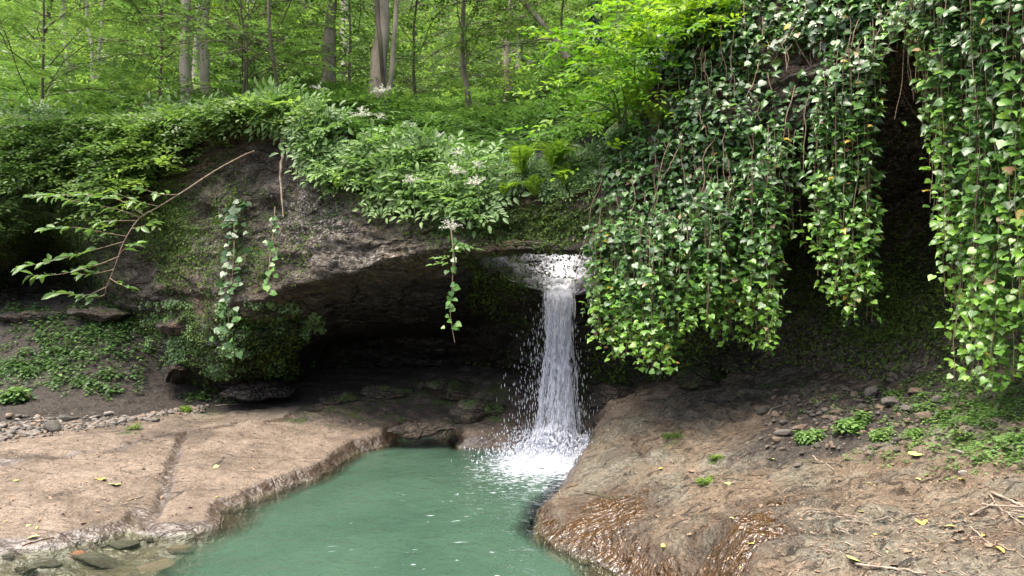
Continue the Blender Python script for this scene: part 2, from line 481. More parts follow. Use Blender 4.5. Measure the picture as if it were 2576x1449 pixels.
M = {}
M['cliff'] = mat_cliff()
M['floor'] = mat_floor()
M['hill'] = mat_hill()
M['pool'] = mat_pool()
M['fall'] = mat_fall('falling_water', 0.48, 0.56, 30, 2.0)
M['slide'] = mat_fall('sliding_water', 0.45, 0.58, 24, 12)
M['drop'] = mat_drop()
M['froth'] = mat_fall('froth', 0.47, 0.60, 16, 16)
M['chute'] = mat_chute()
M['ivy'] = mat_leaf('ivy_leaf', [(0.0, (0.024, 0.060, 0.020)), (0.35, (0.052, 0.125, 0.034)), (0.62, (0.105, 0.235, 0.040)), (0.86, (0.18, 0.36, 0.045)), (0.90, (0.20, 0.34, 0.05)), (0.93, (0.55, 0.40, 0.05)), (0.97, (0.42, 0.30, 0.18)), (1.0, (0.22, 0.10, 0.05))], 0.34, 0.6, 0.25)
M['tree'] = mat_leaf('tree_leaf', [(0.0, (0.055, 0.105, 0.032)), (0.5, (0.145, 0.245, 0.064)), (1.0, (0.28, 0.40, 0.09))], 0.42, 0.5, 0.5, (1.1, 1.2, 0.75))
M['fresh'] = mat_leaf('fresh_leaf', [(0.0, (0.045, 0.12, 0.014)), (0.5, (0.13, 0.28, 0.022)), (1.0, (0.30, 0.44, 0.035))], 0.42, 0.4, 0.5)
M['herb'] = mat_leaf('herb_leaf', [(0.0, (0.030, 0.070, 0.020)), (0.5, (0.095, 0.185, 0.050)), (1.0, (0.21, 0.34, 0.10))], 0.42, 0.5, 0.4)
M['fern'] = mat_leaf('fern_leaf', [(0.0, (0.07, 0.15, 0.02)), (1.0, (0.30, 0.45, 0.06))], 0.5, 0.3, 0.4)
M['moss'] = mat_leaf('moss_leaf', [(0.0, (0.016, 0.034, 0.008)), (0.5, (0.055, 0.098, 0.020)), (1.0, (0.17, 0.26, 0.05))], 0.7, 0.2, 0.25)
M['petal'] = mat_leaf('petal', [(0.0, (0.62, 0.62, 0.5)), (1.0, (0.85, 0.85, 0.78))], 0.6, 0.3, 0.4, (1, 1, 0.95))
M['bark'] = mat_bark('grey_bark', (0.15, 0.122, 0.085), (0.40, 0.345, 0.265))
M['pale_bark'] = mat_bark('pale_bark', (0.30, 0.26, 0.20), (0.56, 0.50, 0.41), mo=0.3)
M['dark_bark'] = mat_bark('dark_bark', (0.05, 0.042, 0.03), (0.16, 0.135, 0.10))
M['stem'] = mat_plain('vine_stem', (0.11, 0.075, 0.045), (0.30, 0.22, 0.15), 20)
M['gstem'] = mat_plain('green_stem', (0.06, 0.10, 0.03), (0.14, 0.20, 0.06), 20)
M['twig'] = mat_plain('dry_twig', (0.14, 0.10, 0.07), (0.42, 0.35, 0.27), 18)
M['stone'] = mat_plain('grey_stone', (0.075, 0.066, 0.055), (0.235, 0.21, 0.178), 9, 0.8, 0.7, 0.4, 0.02)
M['brown_stone'] = mat_plain('brown_stone', (0.10, 0.07, 0.048), (0.28, 0.21, 0.155), 9, 0.8, 0.7, 0.4, 0.02)
M['pale_stone'] = mat_plain('pale_stone', (0.20, 0.18, 0.15), (0.44, 0.40, 0.34), 9, 0.75, 0.6, 0.4, 0.02)
M['red_stone'] = mat_plain('red_stone', (0.22, 0.08, 0.045), (0.38, 0.16, 0.09), 9, 0.6, 0.5)
M['dark_stone'] = mat_plain('dark_stone', (0.045, 0.042, 0.034), (0.14, 0.125, 0.095), 7, 0.6, 0.7, 0.4, 0.02)
M['yellow_leaf'] = mat_plain('yellow_leaf', (0.45, 0.36, 0.05), (0.62, 0.54, 0.13), 40, 0.5, 0.2)
M['lime_leaf'] = mat_plain('lime_leaf', (0.42, 0.48, 0.10), (0.62, 0.66, 0.22), 40, 0.5, 0.2)
M['brown_leaf'] = mat_plain('brown_leaf', (0.12, 0.07, 0.042), (0.36, 0.25, 0.165), 40, 0.6, 0.3)
k_ = None
# ------------------------------------------------------------------ rock shelf and pool basin (height field)
SHORE_PX = [(-420,1425),(-200,1408),(0,1393),(90,1384),(167,1373),(260,1352),(318,1332),(342,1308),(352,1312),(362,1339),(433,1346),
            (500,1338),(548,1326),(567,1285),(617,1259),(700,1233),(783,1206),(859,1160),(899,1135),(979,1121),(985,1103),(1020,1092),
            (1090,1090),(1125,1104),(1159,1124),(1226,1129),(1336,1134),(1420,1126),(1474,1116),(1432,1190),(1408,1250),(1364,1284),
            (1356,1328),(1392,1368),(1492,1412),(1560,1452)]
SHORE = [tuple(at_z(x, y, 0.0)[:2]) for x, y in SHORE_PX]
SHORE += [(1.05, 4.7), (1.0, 3.9), (0.4, 3.4), (-1.5, 3.3), (-4.5, 3.6), (-9.5, 4.6), (-9.5, 5.6)]
SHORE = np.array(SHORE)

def seg_dist(x, y, poly, closed=False):
    best = np.full(np.shape(x), 1e9)
    n = len(poly)
    for i in range(n if closed else n - 1):
        a, b = poly[i], poly[(i + 1) % n]
        d = b - a
        t = np.clip(((x - a[0]) * d[0] + (y - a[1]) * d[1]) / (d @ d + 1e-12), 0, 1)
        best = np.minimum(best, np.hypot(x - a[0] - t * d[0], y - a[1] - t * d[1]))
    return best

def inside(x, y, poly):
    r = np.zeros(np.shape(x), bool)
    n = len(poly)
    for i in range(n):
        (x1, y1), (x2, y2) = poly[i], poly[(i + 1) % n]
        c = ((y1 > y) != (y2 > y)) & (x < (x2 - x1) * (y - y1) / (y2 - y1 + 1e-12) + x1)
        r ^= c
    return r

LAND = [at_z(*p) for p in [
    (0,1120,.30),(0,1250,.22),(0,1340,.17),(200,1200,.22),(430,1150,.21),(430,1250,.17),(700,1150,.24),(850,1100,.26),(600,1050,.36),(300,1035,.36),(0,1050,.42),
    (-300,1150,.32),(-300,1300,.22),(500,1290,.13),(960,1080,.27),(1060,1062,.33)]]
LAND += [W(*p) for p in [
    (50,1000,10.4),(300,960,11.2),(150,900,11.6),(150,800,12.6),(20,785,12.9),(-300,900,12.2),(-300,1000,10.8),(450,850,12),(400,800,12.3),(450,980,11.9),(560,1000,11.6),(700,1000,11.8),
    (900,940,12.8),(900,1010,11),(1050,960,11.8),(1050,1010,10.8),(1150,1040,10.0),(1250,950,11.5),(1250,1020,10.2),(1330,1078,9.75),(1420,1085,9.55),
    (1450,990,10.6),(1500,1000,10.3),(1600,1000,9.8),(1560,1060,8.8),(1700,1050,8.0),(1900,1000,8.0),(1880,930,9.0),(1700,960,10.0),(2100,1000,7.2),(2400,1000,5.8),(2576,1000,5.2),
    (2300,930,7.2),(2576,930,6.0),(2000,1150,6.2),(2300,1150,5.2),(2576,1150,4.4),(1700,1150,6.8),(1600,1200,6.5),(1500,1250,6.2),(1420,1292,6.05),(1450,1330,5.7),
    (1700,1300,5.2),(1600,1380,5.0),(1750,1350,4.7),(1900,1300,4.6),(1850,1449,3.9),(2200,1449,3.5),(2576,1449,3.1),(2576,1300,3.7),(2200,1300,4.2),(1700,1449,4.4),
    (3000,1000,4.6),(3000,1300,3.0),(3400,900,5.0)]]
LAND += [(0, 1, .45), (2, 1, .75), (-3, 1, .4), (-7, 1.5, .45), (-12, 7, .6), (-12, 11, .9), (4, 0, .95), (0, -3, .6), (-8, -3, .8), (6, 4, 1.6), (7, 7, 2.0), (-14, 2, .9), (0, 14, .8), (-6, 14.5, 1.6), (5, 12, 1.6)]
land = TPS(LAND, 0.01, 6.0)

FX = np.concatenate([np.linspace(-14, -6.6, 50)[:-1], np.arange(-6.6, 3.6, 0.036), np.linspace(3.6, 9, 60)[1:]])
FY = np.concatenate([np.linspace(-5, 3.0, 50)[:-1], np.arange(3.0, 9.0, 0.03), np.arange(9.0, 14.6, 0.05)])
gx, gy = np.meshgrid(FX, FY, indexing='xy')
dsh = seg_dist(gx, gy, SHORE, True)
wob = fbm(np.stack([gx * 2.2, gy * 2.2, gx * 0], -1), 4, 3)
sd = np.where(inside(gx, gy, SHORE), -dsh, dsh) + 0.08 * wob       # + on land
base = land(gx, gy)
p3 = np.stack([gx, gy, gx * 0], -1)
# flaggy, slightly stepped bedrock surface
rel = 0.055 * fbm(p3 * 1.1, 4, 21) + 0.030 * fbm(p3 * np.array([3.0, 4.6, 1]), 5, 22)
right = sstep(0.2, 1.4, gx)
rel = rel * (0.55 + 0.5 * right) + 0.025 * (1 - abs(fbm(p3 * np.array([4.2, 8.5, 1]), 4, 23)) * 2.6) * (0.35 + 0.75 * right)
st = base + rel
q = 0.075
ang = np.array([[0.86, -0.5], [0.5, 0.86]])
rot = np.stack([gx * ang[0, 0] + gy * ang[0, 1], gx * ang[1, 0] + gy * ang[1, 1], 0 * gx], -1)
def terr(f, sharp=0.86):
    return np.floor(f) + sstep(sharp, 1.0, f - np.floor(f))
flag = 0.026 * terr(4.5 * fbm(rot * np.array([0.9, 2.6, 1]), 5, 24, 0.6)) + 0.012 * terr(5 * fbm(rot * np.array([2.4, 6.5, 1]), 4, 25, 0.6))
st = st + flag * (0.30 + 0.35 * right)
stepped = (np.floor(st / q) + sstep(0.35, 0.75, st / q - np.floor(st / q))) * q
st = st * 0.5 + 0.5 * stepped
# rounded wet boss near the right foreground
bc = W(1850, 1385, 4.25)
st = st + 0.13 * np.exp(-(((gx - bc[0]) / 0.42) ** 2 + ((gy - bc[1]) / 0.45) ** 2))
shelf = sstep(0.0, 0.13 + 0.17 * right, sd) ** 0.7
far_in = np.maximum(sstep(-0.2, 1.3, sd), right)
land_z = 0.03 + (np.maximum(st, 0.06) - 0.03) * shelf * (0.42 + 0.58 * far_in)
# basin: shallow margin on the left and at the near right, deep centre
deep_c = np.clip((gx + 2.75) / 0.9, 0, 1) * np.clip((0.98 - (gx - 0.1) - 0.62 * np.clip(5.9 - gy, 0, 2)) / 0.45, 0, 1)
depth_in = 0.05 + 0.06 * np.clip(-sd / 0.4, 0, 1) + 1.3 * sstep(0.0, 0.50, -sd) * deep_c
bed_rel = 0.05 * fbm(p3 * 2.4, 4, 31) + 0.035 * fbm(p3 * 7, 3, 32)
bed_z = -depth_in + bed_rel * np.clip(-sd / 0.25, 0, 1)
fz = np.where(sd > 0, land_z, bed_z * sstep(0, 0.10, -sd) + 0.03 * (1 - sstep(0, 0.10, -sd)))

def pxline(pts, z):
    return np.array([at_z(x, y, z)[:2] for x, y in pts])
# joints worn into the left slab
crack = pxline([(470,1100),(445,1140),(428,1172),(420,1210),(398,1245),(365,1290),(340,1320)], .18)
seep = pxline([(-60,1172),(120,1155),(260,1135),(440,1098),(560,1083),(700,1068),(900,1020)], .24)
seep2 = pxline([(-60,1110),(200,1092),(420,1072)], .3)
wv = 0.10 * fbm(p3 * 4, 3, 41)
dc = seg_dist(gx, gy, crack) + wv * 0.3 - 0.02
ds = np.minimum(seg_dist(gx, gy, seep) + wv, seg_dist(gx, gy, seep2) + wv + 0.05)
on = sd > 0.02
fz = fz - on * (0.045 * np.exp(-(dc / 0.035) ** 2) + 0.022 * np.exp(-(dc / 0.15) ** 2) + 0.02 * np.exp(-(ds / 0.10) ** 2))
rj = [pxline([(1560,1062),(1600,1105),(1640,1150)], .5), pxline([(2060,1260),(2140,1300),(2230,1318)], .75), pxline([(2420,1185),(2500,1200),(2600,1215)], .98)]
dr = np.minimum.reduce([seg_dist(gx, gy, r) for r in rj]) + wv * 0.3
fz = fz - on * 0.06 * np.exp(-(dr / 0.03) ** 2)

# surface character
warm = sstep(-0.2, 0.5, gx) * (gy < 9.4) + sstep(9.6, 10.4, gy) * 0.6
pbl = np.array([at_z(x, y, .4)[:2] for x, y in [(-300,1085),(0,1072),(150,1062),(300,1042),(420,1022),(500,1012)]])
talus = np.clip(sstep(-0.25, 0.25, gy - np.interp(gx, pbl[:, 0], pbl[:, 1])) * (gx < -4.2) + sstep(10.8, 11.4, gy) * (gx < -1.5), 0, 1)
rpile_c = np.array([W(2150, 1050, 6.4)[:2]])
rp = np.exp(-(((gx - rpile_c[0, 0]) / 1.2) ** 2 + ((gy - rpile_c[0, 1]) / 0.85) ** 2)) * 1.25 + sstep(1.0, 2.2, gx - 0.12 * (7.5 - gy)) * sstep(6.8, 8.0, gy) * 0.55
litter = sstep(1.7, 2.6, gx + 0.3 * (4 - gy)) * sstep(4.3, 3.5, gy) * 0.55
soil = np.clip(np.maximum.reduce([talus, rp, litter]), 0, 1.2) - 0.12
wet = np.maximum.reduce([sstep(0.20 + 0.15 * right, 0.04, sd) * 0.85, 0.80 * np.exp(-(dc / 0.085) ** 2), 0.85 * np.exp(-(ds / 0.14) ** 2),
                         0.92 * np.exp(-(((gx - bc[0] + 0.05) / 0.62) ** 2 + ((gy - bc[1] - 0.05) / 0.60) ** 2)),
                         0.85 * np.exp(-(((gx - 0.75) / 0.65) ** 2 + ((gy - 6.0) / 1.1) ** 2)),
                         0.66 * np.exp(-(((gx - 1.7) / 1.1) ** 2 + ((gy - 4.9) / 0.5) ** 2)), 0.55 * np.exp(-(((gx - 1.2) / 0.5) ** 2 + ((gy - 7.6) / 0.9) ** 2)),
                         0.75 * np.exp(-(((gx - 0.4) / 1.0) ** 2 + ((gy - 9.9) / 0.7) ** 2))]) - 0.05
mz = lambda px, py, z, r: np.exp(-(seg_dist(gx, gy, np.array([at_z(px, py, z)[:2]] * 2)) / r) ** 2)
moss = 0.62 * np.maximum.reduce([mz(1690, 1100, .62, .22), mz(1800, 1150, .6, .13), mz(1775, 1215, .55, .10), mz(1480, 1075, .45, .15), mz(1440, 1180, .2, .14), mz(1080, 985, .45, .7), mz(1250, 985, .55, .6),
                         mz(860, 1000, .4, .35), mz(320, 1075, .36, .3), mz(2460, 1060, 1.1, .55), mz(1600, 985, .6, .5), mz(1120, 1000, .45, .4), mz(520, 1015, .4, .5), mz(2420, 1130, 1.0, .3)]) - 0.02
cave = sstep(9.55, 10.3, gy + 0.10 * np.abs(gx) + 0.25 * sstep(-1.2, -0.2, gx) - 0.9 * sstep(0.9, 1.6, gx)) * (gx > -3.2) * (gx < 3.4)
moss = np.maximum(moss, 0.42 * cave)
soil = np.maximum(soil, 0.66 * cave - 0.1)  # mask darkens the floor inside the cave

ny, nx = gx.shape
V = np.stack([gx, gy, fz], -1)
ii = (np.arange(ny - 1)[:, None] * nx + np.arange(nx - 1)[None]).ravel()
F = np.stack([ii, ii + 1, ii + nx + 1, ii + nx], 1)
mb = MB(); mb.add(V, F)
me = mb.mesh('rock_floor', M['floor'])
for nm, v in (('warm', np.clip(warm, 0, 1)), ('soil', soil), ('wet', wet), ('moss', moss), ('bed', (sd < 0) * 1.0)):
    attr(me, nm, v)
tag(link('rock_floor', me), 'flat tan and brown bedrock shelf around the pool', kind='structure')

def floor_z(x, y):
    x = np.asarray(x, float); y = np.asarray(y, float)
    i = np.clip(np.searchsorted(FX, x) - 1, 0, nx - 2); j = np.clip(np.searchsorted(FY, y) - 1, 0, ny - 2)
    u = np.clip((x - FX[i]) / (FX[i + 1] - FX[i]), 0, 1); v = np.clip((y - FY[j]) / (FY[j + 1] - FY[j]), 0, 1)
    return (fz[j, i] * (1 - u) + fz[j, i + 1] * u) * (1 - v) + (fz[j + 1, i] * (1 - u) + fz[j + 1, i + 1] * u) * v

def on_floor(px, py, y0=2.5, y1=14.3):
    """first place where the sight line of a surveyed point meets the bed rock"""
    Y = np.linspace(y0, y1, 3000)
    X = (px - CX) / FO * Y
    z = CAMZ - (py - CY) / FO * Y
    hit = np.nonzero(z <= floor_z(X, Y))[0]
    k = hit[0] if len(hit) else -1
    return np.array([X[k], Y[k], floor_z(X[k], Y[k])])

# ------------------------------------------------------------------ pool surface
wx = np.arange(-10, 1.9, 0.045); wy = np.arange(2.6, 10.3, 0.045)
px_, py_ = np.meshgrid(wx, wy, indexing='xy')
fall_at = np.array([0.50, 9.25])
dist_f = np.hypot((px_ - 0.42) * 0.8, py_ - 9.15)
wz = 0.004 * fbm(np.stack([px_ * 3, py_ * 3, px_ * 0], -1), 3, 51) + 0.035 * np.exp(-(dist_f / 0.9) ** 2) * fbm(np.stack([px_ * 5, py_ * 7, px_ * 0], -1), 3, 52)
n1, n0 = px_.shape
ii = (np.arange(n1 - 1)[:, None] * n0 + np.arange(n0 - 1)[None]).ravel()
mb = MB(); mb.add(np.stack([px_, py_, wz], -1), np.stack([ii, ii + 1, ii + n0 + 1, ii + n0], 1))
me = mb.mesh('pool_water', M['pool'])
attr(me, 'depth', -floor_z(px_, py_))
streak = 0.5 + 0.5 * fbm(np.stack([px_ * 0.8, py_ * 0.9, px_ * 0], -1), 3, 53)
foam = 0.64 * np.exp(-(np.hypot((px_ - 0.45) / 0.85, (py_ - 9.0) / 0.85)) ** 2) + 0.42 * np.exp(-(np.hypot((px_ - 0.15) / 1.3, (py_ - 8.0) / 1.5)) ** 2) + 0.20 * streak * np.exp(-(np.hypot((px_ + 0.3) / 1.5, (py_ - 6.0) / 1.6)) ** 2) - 0.06
attr(me, 'foam', foam)
attr(me, 'glint', np.exp(-(np.hypot((px_ + 0.3) / 1.1, (py_ - 6.3) / 1.5)) ** 4))
tag(link('pool_water', me), 'still teal green plunge pool', kind='structure')

# ------------------------------------------------------------------ cliff, natural bridge and hillside (one fan of profiles)
KEYS = ['lip', 'face', 'edge', 'under', 'roof', 'back', 'foot']
PROF = {   # survey column: (row, distance) of each key
 -900: [(280,15.5),(520,15),(740,14.6),(755,14.9),(770,15.2),(800,15.2),(930,14)],
 -300: [(290,14.2),(500,13.8),(740,13.6),(755,13.9),(768,14.1),(790,14.0),(900,13.0)],
 0:    [(310,13.4),(480,13.0),(640,12.9),(690,13.6),(740,14.2),(778,14.0),(850,12.9)],
 150:  [(330,12.9),(440,12.6),(530,12.7),(590,13.8),(690,14.6),(770,14.4),(860,12.9)],
 330:  [(330,12.5),(500,12.0),(740,11.8),(770,12.0),(790,12.2),(850,12.3),(960,12.3)],
 450:  [(325,12.2),(520,11.6),(750,11.2),(790,11.4),(840,11.3),(920,11.3),(990,12.0)],
 560:  [(310,11.7),(500,11.1),(740,10.7),(800,10.6),(900,10.5),(945,11.2),(1010,12.2)],
 640:  [(295,11.4),(490,10.8),(740,10.3),(800,10.5),(905,10.6),(945,11.3),(1005,12.5)],
 720:  [(290,11.0),(480,10.5),(735,10.0),(765,10.5),(850,11.0),(935,11.5),(1000,12.9)],
 850:  [(330,10.4),(500,9.9),(690,9.5),(718,10.0),(825,11.3),(865,12.8),(965,13.5)],
 1000: [(390,9.9),(520,9.5),(645,9.1),(672,9.6),(805,11.2),(850,12.9),(950,13.6)],
 1150: [(435,9.4),(530,9.1),(612,8.8),(648,9.3),(785,10.8),(850,12.7),(950,13.4)],
 1205: [(440,9.2),(540,8.9),(645,8.65),(652,9.2),(662,9.8),(820,12.0),(960,13.0)],
 1270: [(438,9.0),(535,8.8),(638,8.55),(646,9.15),(692,9.9),(810,11.6),(965,12.4)],
 1340: [(430,8.9),(530,8.7),(634,8.5),(640,9.1),(735,9.95),(800,11.0),(975,11.6)],
 1420: [(410,8.7),(520,8.5),(633,8.4),(639,9.05),(748,9.95),(800,10.8),(980,11.3)],
 1490: [(390,8.5),(510,8.3),(637,8.2),(643,9.0),(738,9.9),(800,10.7),(985,11.0)],
 1560: [(330,8.3),(500,8.0),(645,7.9),(655,8.8),(690,9.9),(780,10.5),(985,10.6)],
 1700: [(110,8.1),(350,7.6),(600,7.5),(612,8.2),(625,9.4),(700,10.2),(975,10.1)],
 1900: [(-60,7.8),(250,7.2),(470,7.2),(510,8.0),(560,9.7),(585,10.1),(965,9.0)],
 2080: [(-130,7.4),(100,6.8),(250,6.8),(380,8.0),(515,9.4),(540,9.6),(955,8.0)],
 2250: [(-200,6.9),(-50,6.4),(90,6.4),(290,7.6),(478,9.0),(500,9.2),(950,7.2)],
 2400: [(-280,6.3),(-150,5.8),(-10,5.8),(210,7.0),(425,8.4),(448,8.6),(950,6.6)],
 2576: [(-400,5.6),(-250,5.0),(-100,5.0),(140,6.2),(375,7.6),(400,7.8),(955,6.0)],
 3000: [(-700,4.6),(-500,4.0),(-300,4.0),(0,5.0),(250,6.0),(300,6.2),(985,4.6)],
 3700: [(-1100,3.6),(-800,3.0),(-500,3.0),(-200,3.8),(150,4.5),(200,4.6),(1000,3.6)]}
HILL = [W(*p) for p in [
 (-800,330,16),(-300,300,14.8),(0,300,14),(0,235,20),(180,190,24),(245,200,24),(450,300,15),(100,170,28),(0,20,50),(-800,100,40),(-600,-50,70),
 (830,222,15),(940,262,13.5),(1178,288,18),(1275,262,22),(1310,190,30),(1500,150,18),(1100,325,13.5),(1300,352,12.5),(1420,385,11.5),(1250,310,16),(1000,290,15),
 (700,300,11.6),(850,335,10.9),(1000,395,10.3),(1150,440,9.8),(1300,442,9.4),(1450,400,9.0),(1560,320,9.0),(1700,100,8.8),(1900,-70,8.6),(2250,-210,7.8),(2576,-400,6.4),
 (600,30,45),(1288,30,50),(1900,0,50),(600,-150,75),(1288,-150,80),(1900,-200,75),(2576,-200,50),(2000,-120,25),(3000,-700,6.5),(3600,-500,20),(2576,-500,12),(1700,60,14),(600,280,14)]]
hill = TPS(HILL, 0.01, 15.0)

ks = sorted(PROF)
UX = np.concatenate([np.linspace(-900, -60, 40)[:-1], np.arange(-60, 2640, 8.0), np.linspace(2640, 3700, 45)])
tab = np.array([PROF[k] for k in ks], float)
prof = np.zeros((len(UX), 7, 2))
for a in range(7):
    for b in range(2):
        prof[:, a, b] = np.interp(UX, ks, tab[:, a, b])
kern = np.exp(-0.5 * (np.arange(-8, 9) / 3.2) ** 2); kern /= kern.sum()
pp = np.pad(prof, ((8, 8), (0, 0), (0, 0)), mode='edge')
prof = sum(kern[i] * pp[i:i + len(UX)] for i in range(17))
Yk = prof[..., 1]
Kp = np.stack([(UX[:, None] - CX) / FO * Yk, Yk, CAMZ - (prof[..., 0] - CY) / FO * Yk], -1)       # (u, 7, 3)

def disp(P):
    """rock relief: a displacement that depends on place only, so neighbouring sheets keep meeting"""
    a = np.stack([fbm(P * 0.55, 3, 61), fbm(P * 0.55, 3, 62), 0.5 * fbm(P * 0.55, 3, 63)], -1) * 0.20
    s = np.array([1.0, 1.0, 2.2])
    b = np.stack([fbm(P * s * 1.7, 4, 64), fbm(P * s * 1.7, 4, 65), 0.4 * fbm(P * s * 1.7, 4, 66)], -1) * 0.15
    r = 1 - 2.2 * np.abs(fbm(P * np.array([2.2, 2.2, 7.5]), 4, 67))
    c = np.stack([0.3 * r, -r, 0.15 * r], -1) * 0.055
    d = np.stack([fbm(P * 8, 3, 68), fbm(P * 8, 3, 69), fbm(P * 8, 3, 70)], -1) * 0.035
    f = P[..., 2] * 3.1 + 1.5 * fbm(P * np.array([0.5, 0.5, 0.9]), 3, 72)
    f = f - np.floor(f)
    e = (f ** 2) * (1 - sstep(0.93, 1.0, f)) * (0.5 + 0.5 * sstep(-0.3, 0.3, fbm(P * 0.8, 2, 73)))
    g = np.stack([0.25 * e, -e, 0 * e], -1) * 0.11
    return a + b + c + d + g

NR = [44, 44, 10, 34, 16, 40]
rows, rowkey = [], []
for s in range(6):
    for t in np.linspace(0, 1, NR[s], endpoint=False):
        rows.append(Kp[:, s] * (1 - t) + Kp[:, s + 1] * t); rowkey.append(s + t)
rows.append(Kp[:, 6]); rowkey.append(6.0)
CP = np.stack(rows, 1)                                   # (u, r, 3)
k5 = np.array([.1, .25, .3, .25, .1])
sm = CP.copy()
sm[:, 2:-2] = sum(k5[i] * CP[:, i:CP.shape[1] - 4 + i] for i in range(5))
CP = sm
rowkey = np.array(rowkey)
CD = CP + disp(CP)
nu, nr = CP.shape[:2]
def gridF(nu, nr, keep=None):
    i, j = np.meshgrid(np.arange(nu - 1), np.arange(nr - 1), indexing='ij')
    b = i * nr + j
    F = np.stack([b, b + nr, b + nr + 1, b + 1], -1)
    return F.reshape(-1, 4) if keep is None else F[keep[:-1, :-1]]
UU, RR = np.meshgrid(UX, rowkey, indexing='ij')
HOLE = (UU > 1200) & (UU < 1520)
keep = ~(HOLE & (RR >= 3.0) & (RR < 4.0))
PYY = CY - (CP[..., 2] - CAMZ) * FO / CP[..., 1]
def blob(x, y, rx, ry):
    return np.exp(-(((UU - x) / rx) ** 2 + ((PYY - y) / ry) ** 2))
moss = np.maximum.reduce([0.75 * blob(430, 580, 80, 130), 0.85 * blob(100, 500, 260, 230), 0.8 * blob(1300, 560, 260, 60), 0.6 * blob(1000, 500, 130, 60), 0.5 * blob(150, 800, 200, 60), 0.75 * blob(620, 860, 200, 80), 0.8 * blob(730, 880, 60, 60), 0.8 * blob(430, 820, 130, 40),
                          0.75 * blob(2200, 720, 330, 200), 0.55 * blob(1650, 900, 250, 120), 0.42 * blob(600, 560, 110, 200), 0.45 * blob(1250, 700, 140, 90), 0.5 * blob(870, 440, 70, 60), 0.35 * blob(1950, 40, 300, 100)])
moss = moss + 0.10 * (UU < 1560) - 0.02 - 0.45 * ((RR > 3.15) & (RR < 5.3) & (UU < 1180) & (UU > 760))
lichen_lift = np.maximum.reduce([1.0 * blob(780, 560, 95, 100), 0.8 * blob(960, 650, 130, 40), 0.5 * blob(560, 640, 60, 100), 1.0 * blob(2270, 320, 130, 280), 0.5 * blob(2120, 850, 300, 130), 0.7 * blob(800, 440, 60, 60)])  # right-hand blobs put light into the colour of shaded rock
wet = np.clip(np.maximum.reduce([0.75 * ((UU > 1200) & (UU < 1560) & (RR > 3.5)), 0.85 * sstep(2.9, 3.5, RR) * (UU < 1900)]), 0, 1)  # second term paints cave shade into the rock colour
mb = MB(); mb.add(CD, gridF(nu, nr, keep))
me = mb.mesh('cliff', M['cliff'])
for nm, v in (('moss', moss), ('lichen_lift', lichen_lift), ('wet', wet)): attr(me, nm, v)
tag(link('cliff', me), 'undercut mossy rock wall with a natural arch', kind='structure')

# hillside rows running back from the lip
OFF = [0, .15, .35, .6, .9, 1.3, 1.8, 2.3, 2.9, 3.6, 4.5, 5.5, 6.7, 8, 9.5, 11, 13, 15, 17.5, 20, 23, 26, 30, 34, 39, 45, 52, 60, 68]
hp = []
for o in OFF:
    Y = Yk[:, 0] + o
    X = (UX - CX) / FO * Y
    z = hill(X, Y)
    b = sstep(0.0, 1.6, np.full_like(Y, o))
    z = Kp[:, 0, 2] * (1 - b) + z * b + (0.10 * min(o, 1.0)) * (1 - b)
    hp.append(np.stack([X, Y, z], -1))
HP = np.stack(hp, 1)
bump_h = sstep(0, 3, np.array(OFF))[None, :] * 0.25 * fbm(HP * 0.45, 4, 71)
HD = HP + disp(HP) * (1 - sstep(0, 1.0, np.array(OFF)))[None, :, None]
HD[..., 2] += bump_h
OO = np.broadcast_to(np.array(OFF)[None], HP.shape[:2]); UH = np.broadcast_to(UX[:, None], HP.shape[:2])
gap = (UH > 1200) & (UH < 1520) & (OO >= 0.6) & (OO < 3.6)
mb = MB(); mb.add(HD, gridF(len(UX), len(OFF), ~gap))
tag(mb.build('hillside', M['hill']), 'wooded slope rising behind the cliff top', kind='structure')

# stream chute behind the arch: underside of the bridge back to its crest, and the wet bowl the water slides down
us = np.nonzero((UX > 1184) & (UX < 1540))[0]
iA, iB = OFF.index(.6), OFF.index(3.6)
e = np.abs((UX[us] - 1362) / 172.0); e = np.clip(e, 0, 1) ** 3
bk = []
iu = int(np.argmin(abs(rowkey - 3.0)))
for t in np.linspace(0, 1, 26):
    P = CP[us, iu] * (1 - t) + (HD[us, iA] - disp(HD[us, iA])) * t
    P = P.copy(); P[:, 1] += 0.12 * math.sin(math.pi * t)
    bk.append(P)
bowl = []
b0 = CP[us, int(np.argmin(abs(rowkey - 4.0)))]
b3 = HD[us, iB]
ux = UX[us]
def prow(py, Y): return np.stack([(ux - CX) / FO * Y, np.full_like(ux, Y), np.full_like(ux, CAMZ - (py - CY) / FO * Y)], -1)
b1 = prow(650, 10.75); b2 = prow(600, 11.7)
vee = np.abs(ux - 1400) / 120.0
b1[:, 2] += 0.10 * vee ** 1.5; b2[:, 2] += 0.15 * vee ** 1.5
b1 = b1 * (1 - e[:, None] * 0.6) + (b0 * 0.5 + b3 * 0.5) * e[:, None] * 0.6
b2 = b2 * (1 - e[:, None] * 0.6) + (b0 * 0.2 + b3 * 0.8) * e[:, None] * 0.6
for a, b, n in ((b0, b1, 26), (b1, b2, 14), (b2, b3, 20)):
    for t in np.linspace(0, 1, n, endpoint=False): bowl.append(a * (1 - t) + b * t)
bowl.append(b3)
mb = MB()
BK = np.stack(bk, 1); BW = np.stack(bowl, 1)
BD = BK + disp(BK); BWD = BW + disp(BW) * (1 - sstep(44, 58, np.arange(BW.shape[1])))[None, :, None]
BWD[..., 2] += 0.05 * (np.arange(BW.shape[1]) < 40)[None] * fbm(BW * np.array([7, 9, 7]), 4, 77)
mb.add(BD, gridF(len(us), BK.shape[1])); mb.add(BWD, gridF(len(us), BW.shape[1]))
nside = 0
